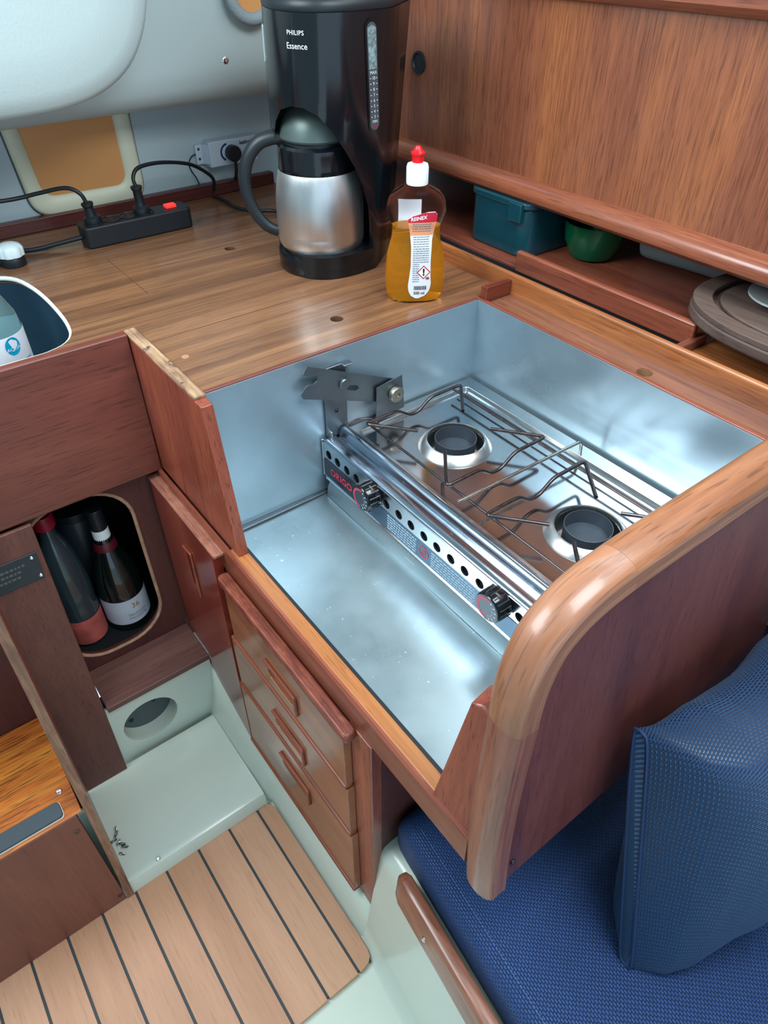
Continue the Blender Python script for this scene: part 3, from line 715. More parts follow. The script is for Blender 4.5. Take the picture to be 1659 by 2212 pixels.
part('core_panel', V, [tuple(range(n)), tuple(n+i for i in reversed(range(n)))]+[(i, (i+1) % n, (i+1) % n+n, i+n) for i in range(n)], wood('divider_wood', srgb(88, 44, 42), srgb(106, 54, 48), srgb(120, 66, 56), 'Z', across=14, rough=.38, coat=.2, fine=.2), dv)
screw(lean(.30, .80, -.0155), (0, -1, 0), .0035, BLACK_MATT, dv, 'screw_hole'); screw(lean(.300, .612, -.0155), (0, -1, 0), .0035, BLACK_MATT, dv, 'screw_hole')
# tapered corner block standing on the rail
bk = root('corner_block', (.27, .235, .656), 'tapered reddish wooden corner block between the steel tray and the curved nosing', 'block')
V = [(.2645, .204, .606), (.2645, .266, .640), (.2645, .262, .660), (.277, .238, .845), (.280, .226, .850), (.280, .200, .842),
     (.292, .204, .606), (.292, .270, .640), (.292, .266, .660), (.306, .242, .845), (.309, .230, .850), (.309, .204, .842)]
part('block', V, [(0, 1, 2, 3, 4, 5), (6, 7, 8, 9, 10, 11)]+[(i, (i+1) % 6, (i+1) % 6+6, i+6) for i in range(6)], W_MAHO_Z, bk, bevel=.0025)

# ================================================================== DRAWER CABINET
dc = root('drawer_cabinet', (.26, .57, .09), 'mahogany drawer cabinet with three shallow drawers below the steel tray', 'cabinet')
box('carcass', (.264, .62), (.372, .745), (.092, .600), W_DARK_Z, dc)
prism('top_lip', rrect(.2420, .2617, .400, .748, .007, 4), 'Z', .588, .6055, wood('lip_wood', srgb(104, 46, 36), srgb(134, 64, 46), srgb(160, 88, 62), 'Y', across=90, along=30, rough=.45, coat=.1, fine=.5), dc, bevel=.003)
box('corner_post', (.2605, .278), (.371, .420), (.082, .601), W_MAHO_Z, dc)
dz = [(.452, .576, .415, .742), (.312, .449, .412, .757), (.108, .309, .409, .772)]
hz = [(.527, .534, .624), (.388, .533, .628), (.257, .534, .629)]
for i, ((z0, z1, y0, y1), (zh, ya, yb)) in enumerate(zip(dz, hz)):
    hole = rrect(ya+.008, yb-.002, zh-.040, zh-.018, .0105, 5)
    d = prism('drawer', [(y0, z0), (y1, z0), (y1, z1), (y0, z1)], 'X', .2475, .2605, W_DRAWER, dc, holes=[hole], bevel=.0012)
    box('bottom_moulding', (.2445, .2600), (y0-.001, y1), (z0-.001, z0+.006), W_MAHO_Y, d, bevel=.0025)
    pr = [(ya, zh-.044), (ya+.0025, zh-.046), (ya+.0055, zh-.044), (ya+.0055, zh-.003), (yb-.002, zh-.003), (yb, zh), (yb-.002, zh+.0025), (ya+.002, zh+.0025), (ya, zh)]
    prism('pull', pr, 'X', .2422, .2478, W_MAHO_Y, d, bevel=.0018)
    box('slot_shadow', (.2612, .2618), (ya, yb), (zh-.044, zh-.014), RECESS_SHADE, d, bevel=0)

cd = root('cabinet_door', (.25, .88, .1), 'reddish mahogany cabinet door with a vertical finger slot left of the drawers', 'door')
hole = rrect(.874, .889, .462, .546, .0070, 5)
prism('door_panel', [(.768, .108), (1.0, .235), (1.0, .636), (.762, .636)], 'X', .2465, .262, wood('door_wood', srgb(112, 42, 34), srgb(136, 54, 40), srgb(150, 66, 48), 'Z', across=10, rough=.25, coat=.4, fine=.12, pores=.2), cd, holes=[hole])
prism('top_lip', rrect(.2450, .2635, .750, 1.0, .002, 2), 'Z', .6365, .6415, wood('lip_wood_pale', srgb(140, 84, 66), srgb(164, 104, 84), srgb(182, 124, 102), 'Y', across=90, along=30, rough=.5, coat=0, fine=.4), cd, bevel=.0008)
prism('pull', [(.859, .456), (.863, .454), (.8645, .458), (.8645, .556), (.892, .556), (.893, .561), (.862, .563), (.859, .559)], 'X', .2425, .2468, W_MAHO_Y, cd, bevel=.0018)
box('slot_shadow', (.2632, .2636), (.870, .893), (.456, .562), RECESS_SHADE, cd, bevel=0)
box('carcass', (.264, .62), (.749, 1.0), (.240, .600), W_DARK_Z, cd)
box('carcass_foot', (.266, .62), (.749, .78), (.108, .24), W_DARK_Z, cd)

# ================================================================== OVAL LOCKER BULKHEAD
ov = root('locker_bulkhead', (.1, 1.02, .24), 'dark recessed mahogany panel with a rounded opening showing bottles', 'panel')
op = rrect(.020, .2075, .264, .640, .078, 8)
prism('panel', [(-.3, .20), (.30, .20), (.30, .70), (-.3, .70)], 'Y', 1.015, 1.027, W_DARK_Z, ov, holes=[op])
tube('opening_trim', [(x, 1.0155, z) for x, z in op], .0035, W_PLYEDGE, ov, seg=8, closed=True)
box('locker_shade_floor', (-.2, .26), (1.027, 1.30), (.255, .2635), RECESS_SHADE, ov, bevel=0)
box('locker_back', (-.2, .26), (1.30, 1.305), (.255, .72), RECESS_SHADE, ov, bevel=0)  # locker inside painted black in place of shade
box('locker_side', (.255, .26), (1.027, 1.30), (.255, .72), RECESS_SHADE, ov, bevel=0)
box('locker_top', (-.2, .26), (1.027, 1.30), (.715, .72), RECESS_SHADE, ov, bevel=0)  # top and left side added to keep light out of the locker
box('locker_side', (-.205, -.2), (1.027, 1.305), (.255, .72), RECESS_SHADE, ov, bevel=0)
box('white_catch', (.216, .224), (1.05, 1.06), (.455, .472), WHITE, ov)
lg = box('ledge', (.0345, .2450), (.910, 1.015), (.2255, .240), wood('ledge_wood', srgb(96, 62, 56), srgb(116, 76, 68), srgb(132, 92, 82), 'X', across=16, rough=.5, coat=0), None, loc=(.14, .95, .2255))
tag(lg, 'narrow brown wooden ledge below the rounded locker opening', 'shelf')

# bottles in the locker
wb = root('wine_bottle', (.155, 1.082, .2636), 'dark green wine bottle with a pale paper label and white neck band', 'bottle')
prof = [(.0001, .002), (.038, 0), (.0432, .004), (.0440, .012), (.0440, .115), (.0405, .145), (.0320, .175), (.0210, .205), (.0160, .225), (.0148, .245), (.0148, .292), (.0001, .2925)]
lathe('glass_body', prof, wb.location, WINE, wb, seg=36, cap=False)
lathe('paper_label', [(.0444, .022), (.0445, .023), (.0445, .086), (.0444, .087)], wb.location, PAPER2, wb, seg=36, cap=False)
lathe('neck_band', [(.0162, .218), (.0160, .219), (.0156, .248), (.0154, .249)], wb.location, WHITE, wb, seg=24, cap=False)
lathe('foil_collar', [(.0226, .202), (.0224, .204), (.0190, .218), (.0180, .219)], wb.location, MAROON, wb, seg=24, cap=False)
lathe('foil_cap', [(.0153, .249), (.0154, .250), (.0152, .2935), (.0140, .295), (.0001, .2952)], wb.location, BLACK_MATT, wb, seg=24, cap=False)
def cylfn(c, R, a0, lift=.0005):
    return lambda s, z: Vector((c[0]+(R+lift)*math.cos(a0+s/R), c[1]+(R+lift)*math.sin(a0+s/R), c[2]+z))
ab = math.atan2(-1.082, -.155)
fn0 = cylfn(wb.location, .0445, ab+.35)
lettering('TROCKEN', .0085, lambda s, z: fn0(s, z+.045), INKG, wb)
lettering('MILLESIME', .0085, lambda s, z: fn0(s, z+.036), INKG, wb)
lettering('36', .018, lambda s, z: fn0(s, z+.068), GOLD, wb)
fn1 = cylfn(wb.location, .0186, ab+.1)
lettering('9', .016, lambda s, z: fn1(s, z+.2075), GOLD, wb)

pb = root('soda_bottle', (.071, 1.085, .2636), 'smoky plastic bottle with a red cap and faded red label', 'bottle')
prof = [(.0001, .002), (.030, 0), (.036, .008), (.0365, .10), (.036, .105), (.0375, .125), (.0380, .160), (.034, .20), (.0300, .225), (.022, .255), (.0150, .275), (.0135, .300), (.0001, .301)]
lathe('body', prof, pb.location, DARKPET, pb, seg=32, cap=False)
lathe('label_wrap', [(.0370, .010), (.0372, .012), (.0374, .074), (.0372, .076)], pb.location, REDLABEL, pb, seg=32, cap=False)
lathe('screw_cap', [(.0195, .296), (.0200, .298), (.0198, .320), (.0185, .323), (.0001, .3235)], pb.location, plain('dark_red_cap', srgb(150, 20, 44), .4), pb, seg=28, cap=False)
jr = root('dark_jar', (.135, 1.19, .2636), 'dark cylindrical tin standing behind the two bottles in the locker', 'jar')
lathe('body', [(.0001, 0), (.050, 0), (.052, .004), (.052, .235), (.050, .24), (.0001, .24)], jr.location, plain('dark_tin', srgb(40, 48, 56), .35), jr, seg=32, cap=False)
lathe('lid', [(.052, .232), (.054, .234), (.054, .252), (.0001, .254)], jr.location, BLACK_MATT, jr, seg=32, cap=False)

# leaning board left of the opening, with its name plate
lb = root('leaning_board', (0, .93, .057), 'wide dark brown mahogany board standing on the moulded step at the left', 'board')
V = [(-.22, .895, .0570), (.0225, .895, .0570), (.0480, .977, .652), (-.22, .977, .652), (-.22, .910, .0570), (.0225, .910, .0570), (.0480, .984, .652), (-.22, .984, .652)]
part('board', V, [(0, 1, 2, 3), (4, 7, 6, 5), (0, 4, 5, 1), (1, 5, 6, 2), (2, 6, 7, 3), (3, 7, 4, 0)], W_POST, lb, bevel=.0015)
def bfn(x, z, d=.0): y = .895+(z-.057)*.1378; return (x, y-d, z)
npd = root('name_plate', (0, .97, .56), 'small dark metal name plate screwed to the leaning board', 'plate')
Z0, Z1 = .556, .606
V = [bfn(-.10, Z0, .0002), bfn(.034, Z0, .0002), bfn(.037, Z1, .0002), bfn(-.10, Z1, .0002), bfn(-.10, Z0, .0025), bfn(.034, Z0, .0025), bfn(.037, Z1, .0025), bfn(-.10, Z1, .0025)]
part('plate', V, [(0, 1, 2, 3), (4, 7, 6, 5), (0, 4, 5, 1), (1, 5, 6, 2), (2, 6, 7, 3), (3, 7, 4, 0)], NAMEPL, npd, bevel=.0006)
for sx, sz in ((.028, .599), (.030, .563), (-.094, .599), (-.094, .563)): screw(bfn(sx, sz, .0027), (0, -1, .1), .0032, CHROME, npd)
lettering('WESTERLY', .0095, lambda a, b: Vector(bfn(-.028+a, .590+b, .0029)), INKG, npd) if False else None
G = []
for r in range(3):
    x = -.062+.004*r
    while x < .012-.006*r:
        w_ = random.uniform(.003, .007); z = .590-r*.009
        G.append(([bfn(x, z, .003), bfn(x+w_, z, .003), bfn(x+w_, z+.004, .003), bfn(x, z+.004, .003)], [(0, 1, 2, 3)])); x += w_+.002
part('worn_engraving', *join(*G), plain('worn_engraving', srgb(84, 88, 90), .6), npd, smooth=False)

# ================================================================== COMPANIONWAY STEP BOX
lad = root('step_box', (-.25, .70, .02), 'mahogany companionway step box with an orange tread at the lower left', 'steps')
V = []
for y in (.676, .884):
    V += [(-.0725, y, .0205), (-.0600, y, .0205), (-.0330, y, .800), (-.0455, y, .800)]
part('side_board', V, [(0, 1, 2, 3), (4, 7, 6, 5), (0, 4, 5, 1), (1, 5, 6, 2), (2, 6, 7, 3), (3, 7, 4, 0)], W_MAHO_Z, lad, bevel=.0015)
V = []
for y in (.6745, .6758):
    V += [(-.0722, y, .0215), (-.0602, y, .0215), (-.0332, y, .799), (-.0452, y, .799)]
part('edge_veneer', V, [(0, 1, 2, 3), (4, 7, 6, 5), (0, 4, 5, 1), (1, 5, 6, 2), (2, 6, 7, 3), (3, 7, 4, 0)], wood('edge_wood', srgb(112, 76, 58), srgb(142, 100, 78), srgb(168, 128, 100), 'Z', across=60, along=10, rough=.55, coat=.05, fine=.4), lad)
box('riser', (-.62, -.0735), (.6765, .690), (.0206, .3405), wood('riser_wood', srgb(100, 54, 46), srgb(112, 62, 50), srgb(124, 70, 56), 'Z', across=9, rough=.45, coat=.1, fine=.12, pores=.15), lad)
box('tread', (-.62, -.064), (.6772, .884), (.3407, .3435), W_ORANGE, lad)
box('back_board', (-.62, -.06), (.8848, .892), (.03, .80), W_DARK_Z, lad)
prism('grip_strip', rrect(-.55, -.088, .683, .711, .006, 4), 'Z', .3438, .3500, RUBBER, lad, bevel=.001)
prism('grip_base', rrect(-.55, -.0865, .6815, .7115, .006, 4), 'Z', .3436, .3458, plain('grip_base_plastic', srgb(186, 172, 156), .5), lad)
screw((-.082, .728, .3436), (0, 0, 1), .005, BRUSHED, lad); screw((-.084, .6762, .300), (0, -1, 0), .005, plain('wood_plug', srgb(84, 60, 44), .6), lad)
screw((-.080, .6762, .045), (0, -1, 0), .005, plain('wood_plug_dark', srgb(70, 44, 38), .6), lad)
ch = root('key_bundle', (-.045, .80, .0570), 'small bundle of metal links lying on the moulded step behind the step box', 'chain')
for i in range(7):
    a = random.uniform(0, 3.1); c = Vector((-.050+random.uniform(-.004, .010), .735+i*.008, .0605+random.uniform(0, .006)))
    pts = [c+Vector((math.cos(a)*.006*math.cos(t), math.sin(a)*.006*math.cos(t), .0035*math.sin(t))) for t in [k*math.pi/6 for k in range(12)]]
    tube('link', pts, .0011, CHROME if i % 3 == 0 else DARKST, ch, seg=6, closed=True)

# ================================================================== SEAT
sb = struct(root('trim_4', (.5, 0, .1), None, None))
# moulded seat base: front line slants towards the bow
def seatline(y): return .282+(y-.34)*.11
ys = [.372, .34, .30, .1, -.1, -.4, -.8]; V = []; F = []
pr_ = [(-.060, .008), (-.050, .016), (-.040, .05), (-.014, .26), (-.010, .285), (-.003, .296), (.008, .300), (.90, .300)]
for y in ys:
    for dx, z in pr_: V.append((seatline(y)+dx, y, z))
k = len(pr_)
for i in range(len(ys)-1):
    for j in range(k-1): F.append((i*k+j, i*k+j+1, (i+1)*k+j+1, (i+1)*k+j))
F.append(tuple(range(k))+tuple())
V.append((seatline(ys[0])+.9, ys[0], .008)); F[-1] = tuple(range(k))+(len(V)-1,)
part('seat_moulding', V, F, GRP, sb, ang=50)
# raised pan in front of the seat
fr = root('seat_fiddle', (.24, .2, .3), 'round-ended brown wooden fiddle along the front of the blue seat', 'rail')
P = []
for i, (y, dz_) in enumerate([(.316, -.012), (.311, -.004), (.300, .0), (.27, .0), (.1, 0), (-.1, 0), (-.45, 0)]):
    P.append((seatline(y), y, dz_))
V = []; F = []
sec = [(-.026, .288), (-.0215, .340), (-.020, .345), (-.017, .3475), (-.004, .3475), (-.001, .3455), (.0, .340), (.0, .288)]
for i, (x, y, dz_) in enumerate(P):
    s = (.25, .75, 1)[min(i, 2)]
    for dx, z in sec: V.append((x+(dx+.012)*s-.012, y, .318+(z-.318)*(.45 if i == 0 else .8 if i == 1 else 1)))
k = len(sec)
for i in range(len(P)-1):
    for j in range(k): F.append((i*k+j, i*k+(j+1) % k, (i+1)*k+(j+1) % k, (i+1)*k+j))
F.append(tuple(range(k))); F.append(tuple((len(P)-1)*k+j for j in range(k)))
part('fiddle', V, F, wood('fiddle_brown', srgb(120, 72, 54), srgb(146, 90, 68), srgb(166, 110, 84), 'Y', across=40, along=3, rough=.35, coat=.25), fr, ang=60)
screw((seatline(.235)-.0245, .235, .312), (-1, 0, 0), .004, BRUSHED, fr)

def grid_cloth(name, rowsP, mat, parent, pitch_uv, closed_ends=True, loc=None, sub=0):
    """rows of points -> quad sheet, uv in metres measured along the sheet"""
    V, F, UV = [], [], []; k = len(rowsP[0])
    ulen = [0]
    for i in range(1, len(rowsP)):
        ulen.append(ulen[-1]+(Vector(rowsP[i][k//2])-Vector(rowsP[i-1][k//2])).length)
    for i, r in enumerate(rowsP):
        s = 0
        for j, p in enumerate(r):
            if j: s += (Vector(p)-Vector(r[j-1])).length
            V.append(p); UV.append((ulen[i], s))
    for i in range(len(rowsP)-1):
        for j in range(k-1): F.append((i*k+j, i*k+j+1, (i+1)*k+j+1, (i+1)*k+j))
    if closed_ends:
        F.append(tuple(range(k))); F.append(tuple((len(rowsP)-1)*k+j for j in reversed(range(k))))
    return part(name, V, F, mat, parent, uvs=UV, ang=80, loc=loc, sub=sub)
cu = root('seat_cushion', (.6, 0, .3), 'large flat blue knitted seat cushion lying on the white seat base', 'cushion')
rowsP = []
yl = [(.366, .60), (.362, .85), (.350, .97), (.33, 1.0)]+[(.33-.05*i, 1) for i in range(1, 22)]
for y, s in yl:
    x0 = seatline(y)+.011+(1-s)*.03; zt = .302+.083*s; r = .022*s
    row = [(x0+.02, y, .302), (x0+.004, y, .304), (x0, y, .312)]
    row += [(x0, y, .312+(zt-r-.312)*t) for t in (.33, .66, 1)]
    row += [(x0+r*(1-math.cos(a)), y, zt-r+r*math.sin(a)) for a in [math.radians(d) for d in (22, 45, 67, 90)]]
    row += [(x0+r+(1.25-x0-r)*t, y, zt) for t in (.05, .12, .2, .3, .4, .5, .6, .7, .8, .9, 1)]
    rowsP.append(row)
grid_cloth('cover', rowsP, BLUECLOTH, cu, .004)
G = []
y = .33
while y > -.3:
    x = seatline(y)+.011+.024; G.append(tubeg([(x, y, .3858), (x+.0003, y-.003, .3860)], .0004, 4)); y -= .0048
stc = part('stitching', *join(*G), THREAD, cu)
# back cushion leaning against the divider
pi = root('back_cushion', (.65, .06, .385), 'thick dark blue knitted back cushion propped upright on the seat', 'cushion')
rowsP = []
NS = 26
for i in range(NS):
    t = i/(NS-1); x = .412+.62*t; q = min(1, .003+t*3.3); a_ = .088*math.sqrt(max(0, 1-(1-q)**2))+.003; b_ = .172+.010*min(1, t*4)
    row = []; K = 44; pe = 3.2+3.5*max(0, 1-t*6)
    for k in range(K+1):
        th = 2*math.pi*k/K-math.pi/2; c, s = math.cos(th), math.sin(th); p = pe
        dy = a_*abs(c)**(2/p)*(1 if c > 0 else -1); h = b_*(1+abs(s)**(2/p)*(1 if s > 0 else -1))
        tt = h/(2*b_); zz = .3865+h; yc = .046+(.166-a_-.046)*tt
        row.append((x+.043*tt, yc+dy+.004*math.sin(x*40+h*20)*min(1, t*6), zz))
    rowsP.append(row)
grid_cloth('cover', rowsP, BLUECLOTH2, pi, .006)
tube('piping', [Vector(p) for p in rowsP[0][::2]], .0022, plain('blue_piping', srgb(22, 46, 84), .7), pi, seg=6)

# ================================================================== COFFEE MAKER
J = Vector((.660, 1.054, .9)); fdir = Vector((-.788, -.616, 0)); udir = Vector((.616, -.788, 0))
def cmp_(u, f_, z): return J+udir*u+fdir*f_+Vector((0, 0, z-.9))
cm = root('coffee_maker', (.70, 1.09, .9), 'tall glossy black filter coffee maker with a water gauge at the back of the counter', 'coffee maker')
def plan(z):
    t = (z-.9)/.36; P = []
    ur, ul = .099+.024*t, -.082+.008*t; bk_ = -.125-.02*t; fr_ = .078+.012*t
    for i in range(25):
        w_ = 1-2*i/24; P.append(((ur+ul)/2+(ur-ul)/2*w_, fr_*(1-abs(w_)**2.2)))
    P += [(ul, -.06), (ul+.004, bk_+.03), (ul+.03, bk_), (ur-.02, bk_), (ur-.002, bk_+.02), (ur, -.06)]
    return P
zs = [.901+.0+i*(1.274-.901)/12 for i in range(13)]
V = []; F = []
for z in zs: V += [cmp_(u, f_, z) for u, f_ in plan(z)]
k = len(plan(.9))
for i in range(len(zs)-1):
    for j in range(k): F.append((i*k+j, i*k+(j+1) % k, (i+1)*k+(j+1) % k, (i+1)*k+j))
F.append(tuple(reversed(range(k)))); F.append(tuple((len(zs)-1)*k+j for j in range(k)))
arch = [(-.12, .938), (.0965, .938), (.0955, .975), (.0925, 1.01), (.0870, 1.045), (.0790, 1.075), (.0680, 1.102), (.053, 1.130), (.036, 1.150), (.014, 1.160), (-.008, 1.160), (-.030, 1.152), (-.047, 1.132), (-.060, 1.102), (-.066, 1.094), (-.12, 1.090)]
na = len(arch)
C1 = ([cmp_(u, -.005, z) for u, z in arch]+[cmp_(u, .25, z) for u, z in arch], [tuple(range(na)), tuple(na+i for i in reversed(range(na)))]+[(i, (i+1) % na, (i+1) % na+na, i+na) for i in range(na)])
cavp = [(.0001, .938), (.086, .938), (.086, .975), (.084, 1.01), (.079, 1.045), (.072, 1.08), (.063, 1.108), (.050, 1.132), (.030, 1.152), (.0001, 1.160)]
C2 = latheg([(r, z-.9) for r, z in cavp], J, 48, cap=False)
bm = bmesh.new()
vs = [bm.verts.new(v) for v in C2[0]]
for q in C2[1]: bm.faces.new([vs[i] for i in q])
bmesh.ops.remove_doubles(bm, verts=bm.verts, dist=.0006)
bmesh.ops.holes_fill(bm, edges=bm.edges); bm.normal_update()
bm.verts.index_update(); C2 = ([tuple(v.co) for v in bm.verts], [tuple(v.index for v in fc.verts) for fc in bm.faces]); bm.free()
cb3 = [(-.13, .9385), (-.052, .9385), (-.052, 1.088), (-.13, 1.088)]
C3 = ([cmp_(u, -.070, z) for u, z in cb3]+[cmp_(u, .20, z) for u, z in cb3], [(0, 1, 2, 3), (7, 6, 5, 4)]+[(i, (i+1) % 4, (i+1) % 4+4, i+4) for i in range(4)])
V, F = boolean_cut(V, F, [C1, C2, C3])
part('body', V, F, BLACK_GLOSS, cm, ang=40)
lathe('hotplate_base', [(.0001, 0), (.0745, 0), (.0765, .004), (.0768, .029), (.0745, .033), (.068, .034), (.067, .031), (.0001, .031)], J, BLACK_GLOSS, cm, seg=56, cap=False)
pl_ = plan(1.26); lidv = []; lf = []
ring = [(.99, 1.2742), (1.0, 1.276), (1.0, 1.282), (.97, 1.289), (.85, 1.297), (.5, 1.303)]
for s, z in ring: lidv += [cmp_(.015+(u-.015)*s, -.02+(f_+.02)*s, z) for u, f_ in pl_]
for i in range(len(ring)-1):
    for j in range(k): lf.append((i*k+j, i*k+(j+1) % k, (i+1)*k+(j+1) % k, (i+1)*k+j))
lf.append(tuple((len(ring)-1)*k+j for j in range(k)))
part('lid', lidv, lf, BLACK_MATT, cm, ang=40)
def front(u, z):
    """point and normal on the rounded front of the coffee maker"""
    t = (z-.9)/.36; ur, ul = .099+.024*t, -.082+.008*t; fr_ = .078+.012*t
    w_ = (u-(ur+ul)/2)/((ur-ul)/2); w_ = max(-.999, min(.999, w_))
    return cmp_(u, fr_*(1-abs(w_)**2.2), z)
def frontfn(u0, z0, lift=.0008):
    def fn(a, b):
        # arc-length step along the front at height z
        z = z0+b; u = u0; n_ = 6; st_ = a/n_
        for _ in range(n_):
            p, q = front(u, z), front(u+.001, z); d = (q-p).length/.001; u += st_/max(d, .3)
        p = front(u, z); q = front(u+.0005, z); r_ = front(u-.0005, z); tn = (q-r_).normalized(); nn = tn.cross(Vector((0, 0, 1)))
        return p+nn*lift
    return fn
def patch(name, outline, u0, z0, mat, parent, lift=.0006, fn=None):
    g = frontfn(u0, z0, lift) if fn is None else fn
    # triangulated fan rows keep the patch on the curve
    zsn = sorted(set(round(p[1], 6) for p in outline)); V, F = [], []
    zmin, zmax = min(p[1] for p in outline), max(p[1] for p in outline); nz, nu = 30, 8
    def span(z):
        xs_ = []
        for i in range(len(outline)):
            a, b = outline[i], outline[(i+1) % len(outline)]
            if (a[1]-z)*(b[1]-z) <= 0 and a[1] != b[1]: xs_.append(a[0]+(b[0]-a[0])*(z-a[1])/(b[1]-a[1]))
        return (min(xs_), max(xs_)) if xs_ else (0, 0)
    for i in range(nz+1):
        z = zmin+(zmax-zmin)*(.0005+.999*(.5-.5*math.cos(math.pi*i/nz))); a, b = span(z)
        for j in range(nu+1): V.append(g(a+(b-a)*j/nu, z))
    for i in range(nz):
        for j in range(nu): q = i*(nu+1)+j; F.append((q, q+1, q+nu+2, q+nu+1))
    return part(name, V, F, mat, parent)
UG = .103
GZ = 1.192
capsule = lambda hw, hh: rrect(-hw, hw, -hh, hh, hw*.98, 6)
patch('gauge_frame', capsule(.0122, .073), UG, GZ, BLACK_GLOSS, cm, .0012)
gw = patch('gauge_window', capsule(.0092, .069), UG, GZ, plain('gauge_smoke', srgb(66, 78, 86), .25, coat=.4), cm, .0018)
g = frontfn(UG, GZ, .0024)
patch('limescale', [(-.0075, .012), (.0075, .012), (.0078, .062), (0, .066), (-.0078, .062)], UG, GZ, plain('limescale_marks', srgb(120, 138, 140), .6, var=.5, vscale=220), cm, .0021)
lab = [('MAX', .0068, -.0035+.009)]
lettering('MAX', .0062, lambda a, b: g(a, b+.0075), WPRINT, cm)
for i, s in enumerate(['10', '9', '8', '7', '6', '5', '4', '3']):
    zz = .0005-i*.0073
    lettering(s, .0062, lambda a, b, zz=zz: g(a, b+zz), WPRINT, cm)
    G = [([g(a, zz-.0004), g(a+.0026, zz-.0004), g(a+.0026, zz+.0004), g(a, zz+.0004)], [(0, 1, 2, 3)]) for a in (-.0072, .0046)]
    part('tick', *join(*G), WPRINT, cm, smooth=False)
lettering('MIN', .0056, lambda a, b: g(a, b-.0572), WPRINT, cm)
patch('red_dot', rrect(-.002, .002, -.0655, -.0620, .0015, 3), UG, GZ, REDPRINT, cm, .0024)
gl = frontfn(.010, 1.241)
lettering('PHILIPS', .0078, lambda a, b: gl(a, b+.0100), WPRINT, cm, bold=.008, spacing=1.1)
lettering('Essence', .0105, lambda a, b: gl(a+.001, b-.0055), WPRINT, cm, bold=.004)
# brand badge and switch on the left flank
def flank(f0, z0):
    def fn(a, b):
        z = z0+b; t = (z-.9)/.36; return cmp_(-.082+.008*t-.0012, f0-a, z)
    return fn
prism('seam_line', [(0, 0), (.001, 0), (.001, .1), (0, .1)], 'X', 0, .001, BLACK_MATT, cm) if False else None
V = [flank(-.01, 1.225)(a, b) for a, b in rrect(-.006, .006, -.026, .026, .0055, 5)]
V2 = [v-udir*.002 for v in V]; n = len(V)
part('side_switch', V+V2, [tuple(range(n)), tuple(n+i for i in reversed(range(n)))]+[(i, (i+1) % n, (i+1) % n+n, i+n) for i in range(n)], plain('pale_switch', srgb(170, 186, 190), .3), cm)

# thermos jug standing on the hotplate
jg = root('thermos_jug', tuple(J+Vector((0, 0, .0345))), 'brushed steel thermos jug with black collar, domed lid and looped black handle', 'jug')
lathe('steel_body', [(.0001, .0352), (.064, .0352), (.0700, .038), (.0735, .046), (.0738, .060), (.0735, .0615), (.0738, .063), (.0742, .095), (.0725, .120), (.0690, .142), (.0650, .158), (.0635, .161)], J, BRUSHED, jg, seg=64, cap=False)
lathe('collar', [(.0645, .158), (.0650, .160), (.0640, .166), (.0640, .186), (.0634, .194), (.0600, .198), (.040, .200)], J, BLACK_GLOSS, jg, seg=56, cap=False)
lathe('neck_gap', [(.054, .194), (.053, .206)], J, BLACK_MATT, jg, seg=40, cap=False)
lathe('domed_lid', [(.0500, .203), (.0575, .204), (.0592, .207), (.0565, .221), (.0500, .236), (.0400, .2485), (.0270, .2565), (.0130, .2600), (.0001, .2605)], J, OLIVE_LID, jg, seg=48, cap=False)
hd = Vector((-.84, .54, 0)).normalized()
def jp(r, z): return J+hd*r+Vector((0, 0, z-.9))
hp = spline([jp(.052, 1.104), jp(.072, 1.1035), jp(.094, 1.095), jp(.112, 1.074), jp(.121, 1.046), jp(.120, 1.016), jp(.110, .988), jp(.093, .966), jp(.073, .956)], 6)
nP = len(hp)
v, f = tubeg(hp, .0085, 12, rads=[.0125-.002*i/nP for i in range(nP)], flat=.85)
part('handle', v, f, BLACK_MATT, jg, ang=60)
# mains lead of the coffee maker trailing on the counter
lead = tube('mains_lead', spline([(.668, 1.502, .906), (.674, 1.46, .9045), (.672, 1.41, .9045), (.690, 1.365, .9045), (.725, 1.335, .905), (.75, 1.26, .905), (.745, 1.19, .906)], 8), .0035, BLACK_MATT, None, loc=(.66, 1.4, .9))
tag(lead, 'black mains lead curled on the counter behind the jug handle', 'cable')

# ================================================================== WASHING-UP LIQUID
B = Vector((.698, .842, .8996)); vd = Vector((B.x, B.y, 0)).normalized(); md_ = Vector((vd.y, -vd.x, 0)); rotb = math.atan2(md_.y, md_.x)+math.radians(6)
mj = Vector((math.cos(rotb), math.sin(rotb), 0)); mn = Vector((mj.y, -mj.x, 0))   # mn faces the camera
sp = root('soap_bottle', tuple(B), 'clear waisted bottle of orange washing-up liquid with white cap and red nozzle', 'bottle')
prof = [(.036, 0), (.0425, .003), (.0455, .012), (.0473, .031), (.0468, .050), (.0452, .068), (.0420, .082), (.0380, .095), (.0358, .106), (.0368, .116), (.0410, .125), (.0440, .131), (.0453, .141), (.0440, .149), (.0405, .157), (.0345, .163), (.0240, .169), (.0150, .1725), (.0130, .176)]
def hwid(z):
    for (r0, z0), (r1, z1) in zip(prof, prof[1:]):
        if z0 <= z <= z1: return r0+(r1-r0)*(z-z0)/(z1-z0)
    return prof[-1][0]
def dep(z): r = hwid(z); return .0265*min(1, r/.040) if z < .155 else min(.0265, r)*.98
